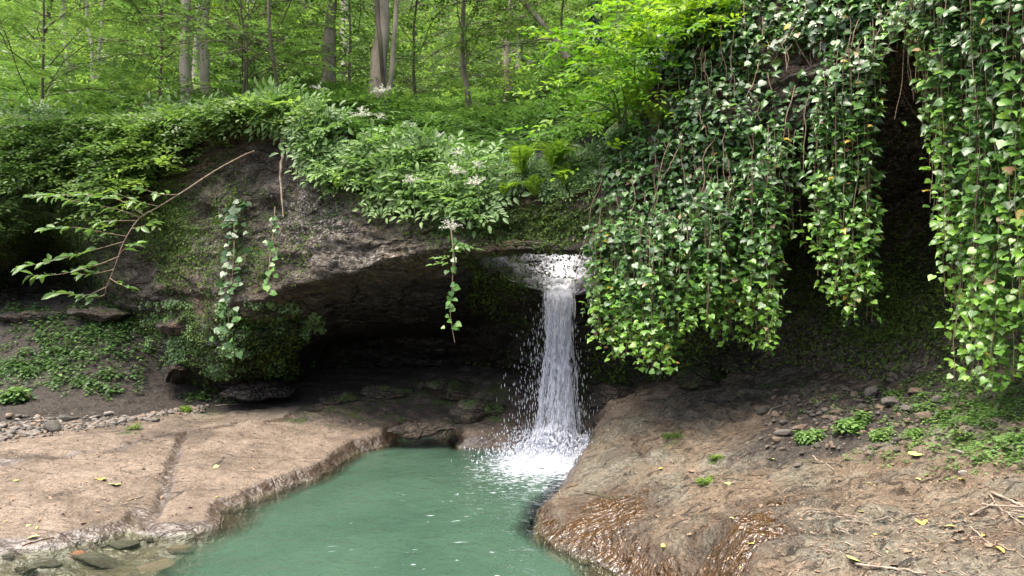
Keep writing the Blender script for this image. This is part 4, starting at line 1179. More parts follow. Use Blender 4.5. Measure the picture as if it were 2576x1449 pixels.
TREES = [
 ('broadleaf_tree', 'thickest grey trunk in the middle, straight and mossy, white flowers at its foot', dict(px=945, py=262, Y=13.5, wpx=46, lean=.035, h=11, bark='bark', seed=1, z0=.62, limbs=18, hue=.55)),
 ('broadleaf_tree', 'thick pale grey trunk left of the thickest trunk, standing on the cliff top', dict(px=824, py=222, Y=15, wpx=36, lean=.03, h=11, bark='bark', seed=2, z0=.58, limbs=18, hue=.6)),
 ('broadleaf_tree', 'pale blotchy straight trunk rising behind the left cliff edge', dict(px=467, py=315, Y=13.6, wpx=32, lean=.0, h=11, bark='pale_bark', seed=3, z0=.5, limbs=20, hue=.5)),
 ('broadleaf_tree', 'short pale trunk close right of the blotchy straight trunk', dict(px=524, py=290, Y=15, wpx=28, lean=.02, h=8, bark='pale_bark', seed=4, z0=.5, limbs=16, hue=.45)),
 ('broadleaf_tree', 'slender pale trunk directly behind the blotchy straight trunk', dict(px=490, py=225, Y=21, wpx=14, lean=.02, h=11, bark='pale_bark', seed=5, z0=.45, limbs=16, hue=.6)),
 ('broadleaf_tree', 'curved pale-footed trunk on the far left slope', dict(px=178, py=192, Y=22, wpx=19, lean=-.05, h=11, bark='pale_bark', seed=6, z0=.45, limbs=18, hue=.75)),
 ('birch_tree', 'thin pale upright stem, left of a close pair on the far left slope', dict(px=236, py=200, Y=21, wpx=10, lean=.01, h=10, bark='pale_bark', seed=7, z0=.34, limbs=16, hue=.7)),
 ('birch_tree', 'thin pale stem leaning right, the other of the close pair', dict(px=244, py=202, Y=21.3, wpx=10, lean=.10, h=10, bark='pale_bark', seed=8, z0=.34, limbs=16, hue=.75)),
 ('broadleaf_tree', 'faint pale trunk half hidden by leaves between the thin pair and the blotchy trunk', dict(px=408, py=140, Y=27, wpx=20, lean=-.02, h=12, bark='pale_bark', seed=9, z0=.25, limbs=18, hue=.6)),
 ('broadleaf_tree', 'dark trunk in front of the sunlit yellow leaves at upper left', dict(px=582, py=150, Y=24, wpx=16, lean=-.02, h=12, bark='dark_bark', seed=10, z0=.35, limbs=18, hue=.8)),
 ('sapling', 'dark thin sapling on the cliff corner with a bare root hanging below', dict(px=712, py=292, Y=11.2, wpx=10, lean=-.06, h=6.5, bark='dark_bark', seed=11, z0=.18, limbs=20, hue=.45, spread=2.2, scale=.42, dens=.8)),
 ('sapling', 'fan-branched sapling with a forked grey stem on the bare brown slope', dict(px=1176, py=290, Y=17.5, wpx=16, lean=.0, h=9, bark='bark', seed=12, z0=.24, limbs=26, hue=.4, spread=3.2, dens=.8)),
 ('broadleaf_tree', 'mossy mid-grey trunk right of the fan-branched sapling', dict(px=1275, py=264, Y=21, wpx=22, lean=.03, h=11, bark='bark', seed=13, z0=.25, limbs=18, hue=.6)),
 ('broken_tree', 'short bleached white trunk far up the slope', dict(px=1305, py=186, Y=29, wpx=14, lean=-.10, h=5, bark='pale_bark', seed=14, z0=.55, limbs=8, hue=.7)),
 ('birch_tree', 'thin pale twin-stemmed tree beside the bleached trunk', dict(px=1330, py=192, Y=30, wpx=11, lean=.0, h=10, bark='pale_bark', seed=15, z0=.35, limbs=14, hue=.75)),
 ('leaning_tree', 'yellowish trunk leaning far to the left at the top centre', dict(px=1428, py=120, Y=16, wpx=15, lean=-.62, h=5, bark='bark', seed=16, z0=.45, limbs=12, hue=.7, sag=-.35)),
 ('broadleaf_tree', 'dark trunk wrapped in ivy behind the bright shrub', dict(px=1508, py=150, Y=15, wpx=25, lean=-.03, h=9, bark='dark_bark', seed=17, z0=.35, limbs=18, hue=.65)),
 ('broadleaf_tree', 'thin grey stem just right of the ivy-wrapped trunk', dict(px=1556, py=120, Y=17, wpx=12, lean=-.08, h=9, bark='bark', seed=18, z0=.45, limbs=16, hue=.75)),
 ('broadleaf_tree', 'pale trunk behind and right of the thick trunk on the cliff top', dict(px=872, py=150, Y=25, wpx=22, lean=.0, h=11, bark='pale_bark', seed=19, z0=.45, limbs=18, hue=.7)),
 ('sapling', 'mossy leaning stem growing from the foot of the thickest trunk', dict(px=968, py=250, Y=13.2, wpx=14, lean=.10, h=7, bark='bark', seed=20, z0=.35, limbs=12, hue=.6, spread=1.8)),
 ('broadleaf_tree', 'grey leaning trunk at the upper left edge', dict(px=98, py=130, Y=26, wpx=14, lean=.16, h=10, bark='dark_bark', seed=21, z0=.25, limbs=18, hue=.7)),
 ('sapling', 'wispy dark sapling in front of the blotchy pale trunk', dict(px=405, py=270, Y=13.5, wpx=7, lean=-.05, h=6, bark='dark_bark', seed=22, z0=.15, limbs=22, hue=.4, spread=2.4, scale=.42)),
 ('sapling', 'low bushy sapling overhanging the dark left hollow', dict(px=100, py=330, Y=13.6, wpx=8, lean=.04, h=4.5, bark='dark_bark', seed=23, z0=.08, limbs=26, hue=.45, spread=2.6, scale=.5)),
 ('sapling', 'bushy sapling at the foot of the short pale trunk', dict(px=600, py=300, Y=12.6, wpx=7, lean=.02, h=3.6, bark='dark_bark', seed=24, z0=.08, limbs=22, hue=.35, spread=2.0, scale=.42)),
 ('sapling', 'dark drooping sapling on the cliff edge left of the hanging root', dict(px=610, py=335, Y=12.2, wpx=7, lean=.03, h=2.8, bark='dark_bark', seed=25, z0=.06, limbs=22, hue=.38, spread=1.8, scale=.42)),
 ('sapling', 'leafy sapling between the two thick trunks', dict(px=885, py=262, Y=14.6, wpx=8, lean=.0, h=4.5, bark='dark_bark', seed=26, z0=.1, limbs=22, hue=.4, spread=1.8, scale=.45)),
 ('sapling', 'dense dark green bush right of the thickest trunk', dict(px=1045, py=262, Y=17, wpx=8, lean=.0, h=5, bark='dark_bark', seed=27, z0=.08, limbs=28, hue=.3, spread=2.4, scale=.5)),
 ('sapling', 'light green sapling behind the bright shrub, left of the ivy-wrapped trunk', dict(px=1410, py=210, Y=18, wpx=8, lean=.0, h=5, bark='dark_bark', seed=28, z0=.1, limbs=24, hue=.7, spread=2.2, scale=.5)),
]
TREES.append(('broadleaf_tree', 'sunlit yellow-green leafy tree glowing behind the dark trunk at upper left', dict(px=628, py=150, Y=31, wpx=12, lean=.0, h=6, bark='pale_bark', seed=30, z0=.1, limbs=26, leaf='fresh', hue=.95, spread=2.6, scale=.8)))  # its sunlight is put into the yellow leaf colour
trees = [make_tree(a, b, **c) for a, b, c in TREES]

# ivy on the dark trunk, the bare root and lianas
def ivy_leaves(mb, P, N, size, tint, rng, down=.8):
    T = np.stack([rng.normal(0, .6, len(P)), rng.normal(0, .3, len(P)), -down + rng.normal(0, .35, len(P))], 1)
    R = frames(N + rng.normal(0, .32, (len(P), 3)), T)
    stamp(mb, IVY[0], IVY[1], P, R, size, tint)
rt, tr, R0 = trees[16]
q = rng.random(900); k = q * 21 * .6
P = np.stack([np.interp(k, np.arange(22), tr[:, a]) for a in range(3)], 1)
a = rng.uniform(0, 2 * np.pi, 900); d = np.stack([np.cos(a), np.sin(a), 0 * a], 1)
mb = MB(); ivy_leaves(mb, P + d * (R0 * .9 + rng.uniform(0, .05, (900, 1))), d + np.array([0, 0, .4]), rng.uniform(.06, .10, 900), np.clip(rng.normal(.25, .12, 900), 0, .88), rng)
tag(mb.build('ivy', M['ivy']), 'dark ivy wrapped round the trunk behind the bright shrub', 'ivy')
lp = curve([W(948, -40, 13.0), W(950, 40, 13.0), W(957, 110, 12.95), W(962, 180, 13.1), W(968, 235, 13.2)], 40)
mb = MB(); V, F = tube(lp, np.linspace(.05, .035, 40), 7); mb.add(V, F)
tag(mb.build('liana', M['dark_bark']), 'dark woody liana climbing the thickest trunk', 'liana')
rp_ = curve([W(714, 288, 11.1), W(708, 330, 10.75), W(711, 380, 10.55), W(706, 430, 10.4), W(707, 480, 10.3), W(714, 545, 10.15)], 50)
rp_ += np.stack([.02 * fbm(rp_ * 6, 2, 7), 0 * rp_[:, 0], 0 * rp_[:, 0]], 1)
mb = MB(); V, F = tube(rp_, np.linspace(.035, .008, 50), 6); mb.add(V, F)
V, F = tube(curve([rp_[4], W(725, 300, 11.0), W(740, 278, 11.1)], 12), np.linspace(.025, .015, 12), 6); mb.add(V, F)
tag(mb.build('root', M['twig']), 'bare pale root hanging down the cliff corner', 'root')

# the far wood: leaf sprays filling the slope behind the trunks
mb = MB()
def w_far(I, J):
    Y = HP[I, J, 1]; u = UX[I]
    return (Y > 24) * (Y < 62) * (u > -300) * (u < 2000) / (Y / 25) ** 1.3
P, N, i, j = scatter(HD, 8500, w_far, rng)
P = P + np.array([0, 0, 1]) * (rng.random((len(P), 1)) ** 1.3 * 8)
cl = fbm(P * .22, 3, 96)
tint = np.clip(.58 + .95 * cl + rng.normal(0, .13, len(P)), 0, 1)
R = frames(np.tile([0, 0, 1.0], (len(P), 1)) + rng.normal(0, .35, P.shape), rng.normal(0, 1, P.shape) * np.array([1, 1, .3]))
strew(mb, SPRAYS, P, N, rng.uniform(.8, 1.5, len(P)), tint, rng, R=R)
tag(mb.build('far_forest', M['tree']), 'bright leafy wood filling the slope behind the trunks', kind='stuff')
# shrub layer in the middle distance
mb = MB()
def w_mid(I, J):
    Y = HP[I, J, 1]; u = UX[I]; o = np.array(OFF)[J]
    w = (Y > 12.5) * (Y < 30) * (u > -300) * (u < 1600) / (Y / 12) ** 1.2
    w = np.where((u > 430) & (u < 570) & (Y < 15.2), 0, w)
    return np.where((u > 1000) & (u < 1430) & (Y < 23), w * .12, w) * np.where((u > 800) & (u <= 1000) & (Y < 14.5), .2, 1)
P, N, i, j = scatter(HD, 3900, w_mid, rng)
P = P + np.array([0, 0, 1]) * (rng.random((len(P), 1)) ** 1.5 * 2.6 + .2)
cl = fbm(P * .6, 3, 97)
R = frames(np.tile([0, 0, 1.0], (len(P), 1)) + rng.normal(0, .3, P.shape), rng.normal(0, 1, P.shape) * np.array([1, 1, .3]))
strew(mb, SPRAYS, P, N, rng.uniform(.4, .7, len(P)), np.clip(.50 + 1.0 * cl + rng.normal(0, .13, len(P)), 0, 1), rng, R=R)
tag(mb.build('shrubbery', M['tree']), 'loose green shrubs between the trunks above the cliff', kind='stuff')
# ------------------------------------------------------------------ ivy hanging from the right overhang
ALLP = np.concatenate([CD.reshape(-1, 3)])
_ppx = CX + ALLP[:, 0] / ALLP[:, 1] * FO; _ppy = CY - (ALLP[:, 2] - CAMZ) / ALLP[:, 1] * FO
def rock_hit(px, py, rad=16):
    d2 = (_ppx - px) ** 2 + (_ppy - py) ** 2
    c = np.nonzero(d2 < rad * rad)[0]
    if not len(c): c = np.array([np.argmin(d2)])
    k = c[np.argmin(ALLP[c, 1])]
    return W(px, py, ALLP[k, 1])
iE = int(np.argmin(abs(rowkey - 2.0)))
BOT = np.array([(1488,850),(1530,890),(1600,925),(1690,945),(1722,860),(1760,800),(1800,865),(1850,880),(1900,850),(1945,905),(1956,640),(1975,560),(2010,650),(2040,590),(2060,720),(2100,770),(2150,815),(2186,790),(2196,420),(2205,60),(2296,60),(2322,290),(2346,510),(2366,640),(2392,800),(2420,925),(2470,968),(2530,945),(2600,965),(2760,1000),(3000,1040)], float)

def ivy_tint(m, base, rng):
    t = np.clip(base + rng.normal(0, .13, m), 0, .885)
    r = rng.random(m)
    t = np.where(r < .006, .935, t); t = np.where((r >= .027) & (r < .030), .99, t); t = np.where((r >= .03) & (r < .036), .97, t)
    return t

def hang_strand(st, lv, X, Y, z0, z1, rng, size=.078, step=.042, sway=.10, young=.5, old=.22, outn=np.array([-.12, -1, 0.0])):
    L = z0 - z1
    n = max(6, int(L / .05))
    t = np.linspace(0, 1, n)
    ph = rng.uniform(0, 99)
    path = np.stack([X + sway * fbm(np.stack([t * L * 1.3, t * 0 + ph, t * 0], 1), 3, 3) * t ** .5, Y + .6 * sway * fbm(np.stack([t * L * 1.1, t * 0 + ph, t * 0 + 7], 1), 3, 4), z0 - L * t], 1)
    V, F = tube(path, np.linspace(.0042, .002, n), 4)
    st.add(V, F)
    m = max(4, int(L / step))
    q = np.sort(rng.random(m))
    P = np.stack([np.interp(q, t, path[:, a]) for a in range(3)], 1)
    off = np.stack([rng.normal(0, .045, m), rng.normal(-.03, .035, m), rng.normal(0, .015, m)], 1)
    N = outn[None] * rng.uniform(.15, .75, (m, 1)) + np.stack([rng.normal(0, .32, m), 0 * q, rng.uniform(.35, 1.1, m)], 1)
    T = np.stack([rng.normal(0, .8, m) + np.sign(off[:, 0]) * .5, rng.normal(-.45, .35, m), -rng.uniform(.0, .7, m)], 1)
    s = size * rng.uniform(.42, 1.22, m) * (1 - .25 * q ** 4)
    b = old + (young - old) * np.clip(q * 1.1, 0, 1) ** 2
    strew(lv, IVIES, P + off, N, s, ivy_tint(m, b, rng), rng, R=frames(N, T))

CURT = [
 (1486, 1600, 6.4, 'ivy curtain hanging directly right of the waterfall, hiding the end of the arch'),
 (1600, 1716, 6.4, 'long ivy curtain whose pointed tip reaches lowest in the middle of the overhang'),
 (1716, 1832, 6.4, 'ivy curtain with a notch in its lower edge, second right of the pointed one'),
 (1832, 1956, 6.4, 'ivy curtain at the right end of the wide ivy mass, single trailing tip'),
 (1956, 2056, 13, 'thin open ivy strands in front of the dark cave seam'),
 (2056, 2216, 8.0, 'lone ragged ivy tail hanging before the mossy cave wall'),
 (2216, 2346, 7.0, 'short sloping ivy fringe right of the bare dark overhang rock'),
 (2346, 2462, 6.4, 'bright ivy curtain at the inner edge of the big right-hand fall of ivy'),
 (2462, 3000, 6.4, 'large near ivy curtain filling the right edge, biggest leaves'),
]
rng = np.random.default_rng(33)
for (u0, u1, stp, lab) in CURT:
    uc = (u0 + u1) / 2
    e0 = np.array([np.interp(uc, UX, CD[:, iE, a]) for a in range(3)])
    root = empty('hanging_ivy', e0, lab, 'ivy', 'ivy hanging from the overhang')
    st, lv = MB(), MB()
    us_ = np.arange(u0, u1, stp)
    for u in us_:
        for layer in range(2 if stp < 9 else 1):
            uu = u + rng.normal(0, stp * .6)
            e_ = np.array([np.interp(uu, UX, CD[:, iE, a]) for a in range(3)])
            Y = e_[1] - .10 - .28 * layer * rng.random() + rng.normal(0, .08)
            bot = np.interp(uu, BOT[:, 0], BOT[:, 1])
            ztop = e_[2] + rng.uniform(.0, .35)
            full = CAMZ - (bot - CY) / FO * Y
            fr = 1.03 - abs(rng.normal(0, .15)) if rng.random() < .66 else rng.uniform(.3, .85)
            z1 = ztop - max(.25, (ztop - full)) * min(fr, 1.03)
            X = (uu - CX) / FO * Y
            hang_strand(st, lv, X, Y, ztop, z1, rng, size=.073, step=.029 if stp < 9 else .045, young=.80, old=.36, outn=np.array([-.12 - .25 * (uc > 1950), -1, 0.0]))
    st.build('stem', M['stem'], root)
    lv.build('leaves', M['ivy'], root)

# ivy climbing over the rock face above the overhang
FACE = [(1492, 1700, 900, 'dark ivy climbing the rock face above the arch, next to the bright shrub'),
        (1700, 1960, 2500, 'dense ivy and dry stems climbing the tall rock face at top right of centre'),
        (1960, 2240, 2300, 'ivy clinging to the upper rock face above the lone ragged tail'),
        (2240, 2980, 3600, 'pale shiny ivy covering the top of the overhang at the right edge')]
for (u0, u1, n, lab) in FACE:
    def w_face(I, J):
        c = CD[I, J]
        u = UX[I]; py = CY - (c[..., 2] - CAMZ) * FO / c[..., 1]
        m = np.clip(.75 + 1.3 * fbm(c * 1.5, 3, 98), 0.02, 1)
        bare = np.clip(np.exp(-(((u - 2252) / 88) ** 4 + ((py - 230) / 200) ** 4)) + .8 * np.exp(-(((u - 2010) / 60) ** 2 + ((py - 330) / 90) ** 2)), 0, 1)
        return (u >= u0) * (u < u1) * (rowkey[J] < 2.15) * (py > -140) * m * (1 - .97 * bare)
    P, N, i, j = scatter(CD, n, w_face, rng)
    N = N * .6 + np.array([-.1, -.35, .75])
    P = P + N / np.linalg.norm(N, axis=1, keepdims=True) * rng.uniform(.02, .16, (n, 1))
    root = empty('climbing_ivy', P.mean(0), lab, 'ivy', 'ivy climbing the rock face')
    lv, st = MB(), MB()
    T = np.stack([rng.normal(0, .8, n), rng.normal(-.5, .35, n), -rng.uniform(0, .7, n)], 1)
    strew(lv, IVIES, P, N, rng.uniform(.04, .088, n), ivy_tint(n, .40 + .2 * fbm(P * 1.2, 3, 99), rng), rng, R=frames(N + rng.normal(0, .3, (n, 3)), T))
    lv.build('leaves', M['ivy'], root)
    for k in range(n // 38):
        a = P[rng.integers(0, n)]
        L = rng.uniform(.25, 1.0)
        t = np.linspace(0, 1, 10)[:, None]
        pth = a + np.array([0, -.05, 0]) + t * np.array([rng.normal(0, .12), -.05, -L]) + .05 * np.stack([fbm(np.concatenate([t * 3, t * 0 + k, t * 0], 1), 2, 1), 0 * t[:, 0], 0 * t[:, 0]], 1)
        V, F = tube(pth, np.linspace(.006, .003, 10), 4); st.add(V, F)
    st.build('stem', M['stem'], root)

# single strands on the left
def lone_strand(pts, lab, size, step, old, young, rep=1, tail=0):
    path = curve([W(*p) for p in pts], 60)
    root = empty('ivy_strand', path[0], lab, 'ivy', 'single ivy strands')
    st, lv = MB(), MB()
    V, F = tube(path, np.linspace(.009, .003, 60), 5); st.add(V, F)
    L = np.linalg.norm(np.diff(path, axis=0), axis=1).sum()
    m = int(L / step) * rep
    q = np.sort(rng.random(m)) * (1 - tail)
    P = np.stack([np.interp(q * 59, np.arange(60), path[:, a]) for a in range(3)], 1)
    off = np.stack([rng.normal(0, .05 + .03 * (rep > 1), m), rng.normal(-.04, .03, m), 0 * q], 1)
    N = np.stack([rng.normal(0, .3, m), -rng.uniform(.4, 1, m), rng.uniform(.1, .9, m)], 1)
    T = np.stack([rng.normal(0, .7, m), rng.normal(-.2, .2, m), -rng.uniform(.2, 1, m)], 1)
    stamp(lv, IVY[0], IVY[1], P + off, frames(N, T), size * rng.uniform(.65, 1.2, m), np.clip(old + (young - old) * q + rng.normal(0, .08, m), 0, .88))
    st.build('stem', M['stem'], root); lv.build('leaves', M['ivy'], root)
lone_strand([(600,505,10.75),(590,560,10.6),(588,650,10.35),(580,740,10.2),(574,820,10.15),(570,905,10.1)], 'long leafy ivy strand hanging down the mossy left wall to the shelf', .095, .05, .30, .5, 2)
lone_strand([(692,520,10.0),(688,580,9.9),(680,640,9.8),(676,700,9.7),(684,745,9.65)], 'short thin ivy strand beside the bare root on the pale rock face', .085, .05, .45, .7)
lone_strand([(1135,575,8.6),(1140,640,8.45),(1138,720,8.4),(1133,780,8.4),(1137,820,8.4),(1144,862,8.38)], 'lone ivy strand dangling in front of the dark cave left of the waterfall', .075, .055, .45, .75, 1, .18)

# ------------------------------------------------------------------ bright shrub above the arch
def shrub(label, root_p, pts, mat, tpl, scale, per, hue, rad=.32):
    root = empty('shrub', W(*root_p), label, 'shrub', 'bright shrubs above the overhang')
    st, lv = MB(), MB()
    b = W(*root_p)
    for p in pts:
        c = W(*p)
        pth = curve([b + rng.normal(0, .05, 3), (b * .55 + c * .45) + np.array([0, -.05, .12]), c], 14)
        V, F = tube(pth, np.linspace(.016, .005, 14), 5); st.add(V, F)
        n = per
        P = c + rng.normal(0, rad, (n, 3)) * np.array([1, .6, .75])
        D = (P - c) + np.array([-.1, -.25, -.08]) + rng.normal(0, .12, (n, 3))
        N = np.tile([-.05, -.25, 1.0], (n, 1)) + rng.normal(0, .28, (n, 3))
        strew(lv, tpl, P, N, rng.uniform(.7, 1.2, n) * scale, np.clip(hue + rng.normal(0, .2, n), 0, 1), rng, R=frames(N, D))
    st.build('stem', M['gstem'], root); lv.build('leaves', M[mat], root)
shrub('bright yellow-green shrub spreading over the cliff top left of the ivy face', (1580,330,8.35),
      [(1450,150,8.3),(1500,185,8.0),(1440,250,8.3),(1490,280,8.1),(1545,140,8.1),(1600,130,7.9),(1560,215,7.9),(1640,180,7.8),(1660,110,7.8)], 'fresh', SPRAYS_WIDE, .34, 17, .5)
shrub('sunlit lime shrub leaning into the frame at the top above the ivy', (1760,20,7.9), [(1720,40,7.8),(1760,60,7.7),(1800,20,7.7),(1790,-20,7.8),(1705,80,7.7)], 'fresh', SPRAYS_WIDE, .34, 22, .85, .22)
shrub('big-leaved green shrub among the small trees behind the ivy-wrapped trunk', (1620,60,9.2), [(1590,40,9.3),(1640,20,9.1),(1680,0,9.0),(1560,80,9.3)], 'fresh', SPRAYS_WIDE, .40, 10, .3, .3)

# ------------------------------------------------------------------ ferns
def frond_mesh(rng):
    mb = MB()
    L, n = 1.0, 24
    t = np.linspace(0, 1, n)
    spine = np.stack([0 * t, t * .86, .42 * np.sin(t * 2.1) - .22 * t * t], 1)
    V, F = tube(spine, np.linspace(.012, .004, n), 4); mb.add(V, F, .2)
    P, N, T, s = [], [], [], []
    for k in range(2, n):
        w = .23 * math.sin(math.pi * min(1, (k / n) ** .7 * .97)) + .015
        for sd_ in (-1, 1):
            P.append(spine[k]); T.append([sd_, .35, -.15]); N.append([0, -.25, 1]); s.append(w)
    V, F = place(*t_oval(.24, .02, .12), np.array(P), np.array(N) + rng.normal(0, .1, (len(P), 3)), np.array(T), np.array(s))
    mb.add(V, F, np.repeat(np.clip(rng.normal(.6, .15, len(P)), 0, 1), 8))
    return mb.mesh('frond', M['fern'])
FRONDS = [frond_mesh(rng) for _ in range(3)]
def fern(px, py, size, nf, lab, yaw0=None, back=0.1):
    b = rock_hit(px, py); b[1] -= back
    root = empty('fern', b, lab, 'fern', 'ferns on the rock')
    for k in range(nf):
        a = (yaw0 if yaw0 is not None else 0) + rng.uniform(-1.7, 1.7)
        o = link('frond', FRONDS[k % 3], None)
        o.parent = root
        o.rotation_euler = (rng.uniform(.35, 1.1), rng.uniform(-.2, .2), a + math.pi)
        s = size * rng.uniform(.75, 1.15); o.scale = (s, s, s)
for a in [(1312,446,.52,7,'upright bright fern standing on the crest of the arch'), (1388,434,.46,8,'low yellow-green fern tuft on the arch crest, right of the upright fern'),
          (1592,300,.52,6,'large bright fern arching out of the rock below the yellow-green shrub'), (1645,318,.36,3,'single drooping fern frond right of the large bright fern'),
          (852,478,.24,3,'small fern on the rock face under the leafy ledge'), (1268,505,.32,6,'small fern hanging under the arch crest near its middle'),
          (1345,500,.30,6,'small fern hanging just left of the ivy end of the arch'), (1420,470,.30,6,'fern tucked beside the ivy at the right end of the arch')]:
    fern(*a)

# ------------------------------------------------------------------ goatsbeard in flower
def plume_mesh(rng):
    mb = MB()
    for k in range(9):
        az = rng.uniform(0, 2 * np.pi); el = rng.uniform(.2, 1.3)
        d = np.array([math.cos(az) * math.cos(el), math.sin(az) * math.cos(el), math.sin(el)])
        n = 46
        q = rng.random(n)
        P = np.outer(q * .9, d) + np.outer(-q * q * .28, [0, 0, 1]) + rng.normal(0, .035, (n, 3))
        V, F = place(DIA[0], DIA[1], P, rng.normal(0, 1, (n, 3)), rng.normal(0, 1, (n, 3)), rng.uniform(.06, .12, n))
        mb.add(V, F, np.repeat(rng.random(n), 4))
    return mb.mesh('flower_plume', M['petal'])
PLUMES = [plume_mesh(rng) for _ in range(3)]
PIN = [t_pinnate(rng) for _ in range(3)]
GB = [(910,290,.15,'white goatsbeard plume on the crest left of the thickest trunk'),(963,232,.16,'tall white goatsbeard plume at the foot of the thickest trunk'),(956,297,.09,'small white goatsbeard plume just below the thickest trunk'),
      (1028,320,.10,'cream goatsbeard plume on the slope below the mossy leaning stem'),(1106,345,.10,'cream goatsbeard plume furthest right on the upper slope'),(1080,354,.08,'small cream goatsbeard plume next to the furthest right one'),
      (1146,437,.14,'broad white goatsbeard plume in the middle of the leafy ledge'),(1200,418,.09,'small white goatsbeard plume behind the leafy ledge, nearest the upright fern'),(1035,456,.11,'white goatsbeard plume low on the left part of the leafy ledge'),
      (1200,462,.13,'white goatsbeard plume at the right end of the leafy ledge'),(1136,573,.13,'hanging white goatsbeard plume above the lone dangling ivy strand'),(802,224,.13,'white goatsbeard plume beside the foot of the pale grey trunk'),(1150,386,.09,'faint goatsbeard plume behind the leafy ledge')]
for (x, y, s, lab) in GB:
    if y < 400 and not (x == 1150):
        Y = {910: 9.9, 963: 11.2, 956: 10.0, 1028: 9.8, 1106: 9.6, 1080: 9.6, 802: 11.5}[x]
    else:
        Y = rock_hit(x, y)[1] - .62
    p = W(x, y, Y)
    root = empty('goatsbeard', p - np.array([0, 0, .35]), lab, 'flower', 'white goatsbeard flowers')
    mb = MB(); V, F = tube(curve([p + np.array([.03, .12, -.5]), p + np.array([.02, .06, -.2]), p], 10), np.linspace(.008, .005, 10), 5); mb.add(V, F)
    mb.build('stem', M['gstem'], root)
    for k in range(5):
        V, F = PIN[k % 3]; a = rng.uniform(0, 6.28)
        R = frames(np.array([[0, -.3, 1.0]]), np.array([[math.cos(a), math.sin(a), -.1]]))[0]
        mb = MB(); mb.add((V * .26) @ R.T + p + np.array([.02, .06, -.16 - .06 * k]), F, .55 + .06 * k)
        mb.build('leaf', M['herb'], root)
    o = link('flower_plume', PLUMES[int(rng.integers(0, 3))])
    o.parent = root; o.location = (0, 0, .35); o.scale = (s * 1.35,) * 3; o.rotation_euler = (0, 0, rng.uniform(0, 6))

# ------------------------------------------------------------------ branch reaching out over the left bank
bp = [(640,380,10.4),(610,392,10.3),(540,430,9.9),(470,476,9.5),(400,520,9.2),(350,550,9.0),(312,608,8.85),(286,678,8.8),(268,722,8.75),(263,742,8.75)]
path = curve([W(*p) for p in bp], 60)
root = empty('hanging_branch', path[0], 'thin bent bare branch with pale green leaf sprays reaching over the left bank', 'branch')
mb = MB(); V, F = tube(path, np.linspace(.012, .0035, 60), 7); mb.add(V, F)
tw = [[(352,548,9.0),(300,528,8.9),(200,508,8.8),(105,488,8.7)],[(360,540,9.0),(290,500,8.9),(180,490,8.9),(70,498,8.8)],[(320,595,8.9),(262,585,8.8),(190,572,8.75),(115,577,8.7)],[(312,608,8.85),(240,628,8.75),(150,652,8.7),(50,674,8.6)],
      [(300,645,8.8),(240,668,8.7),(150,690,8.65),(80,693,8.6)],[(268,722,8.75),(220,742,8.7),(180,740,8.65),(125,737,8.6)],[(263,742,8.75),(245,748,8.7),(222,752,8.7)],[(330,575,8.9),(350,572,8.8),(385,560,8.8)],
      [(300,640,8.8),(320,620,8.7),(345,612,8.7)],[(276,700,8.75),(300,715,8.7),(322,722,8.7)],[(400,520,9.2),(340,505,9.0),(280,480,8.9)],[(345,555,9.0),(280,556,8.8),(240,560,8.8)],[(450,490,9.4),(400,488,9.2),(345,470,9.1)],[(286,678,8.8),(230,690,8.7),(190,688,8.6)]]
lv = MB()
for k, q in enumerate(tw):
    tp = curve([W(*p) for p in q], 20)
    V, F = tube(tp, np.linspace(.007, .002, 20), 4); mb.add(V, F)
    n = int(np.linalg.norm(tp[-1] - tp[0]) / .042)
    f = np.linspace(.28, 1, n); f[n // 2:] = np.linspace(.72, 1, n - n // 2)
    P = np.stack([np.interp(f * 19, np.arange(20), tp[:, a]) for a in range(3)], 1)
    keep_ = rng.random(n) > .22; f = np.clip(f + rng.normal(0, .03, n), .1, 1)[keep_]; P = P[keep_]; n = len(P)
    d = tp[-1] - tp[0]; d /= np.linalg.norm(d)
    side = np.cross(d, [0, 0, 1.0])
    T = d * .7 + side * (np.where(np.arange(n) % 2, 1, -1) * rng.uniform(.4, 1.0, n))[:, None] + np.array([0, 0, -.12]) + rng.normal(0, .1, (n, 3))
    N = np.tile([0, -.2, 1.0], (n, 1)) + rng.normal(0, .42, (n, 3))
    stamp(lv, OVAL[0], OVAL[1], P, frames(N, T), rng.uniform(.10, .17, n), np.clip(rng.normal(.62, .14, n), 0, 1))
mb.build('branch', M['stem'], root); lv.build('leaves', M['herb'], root)
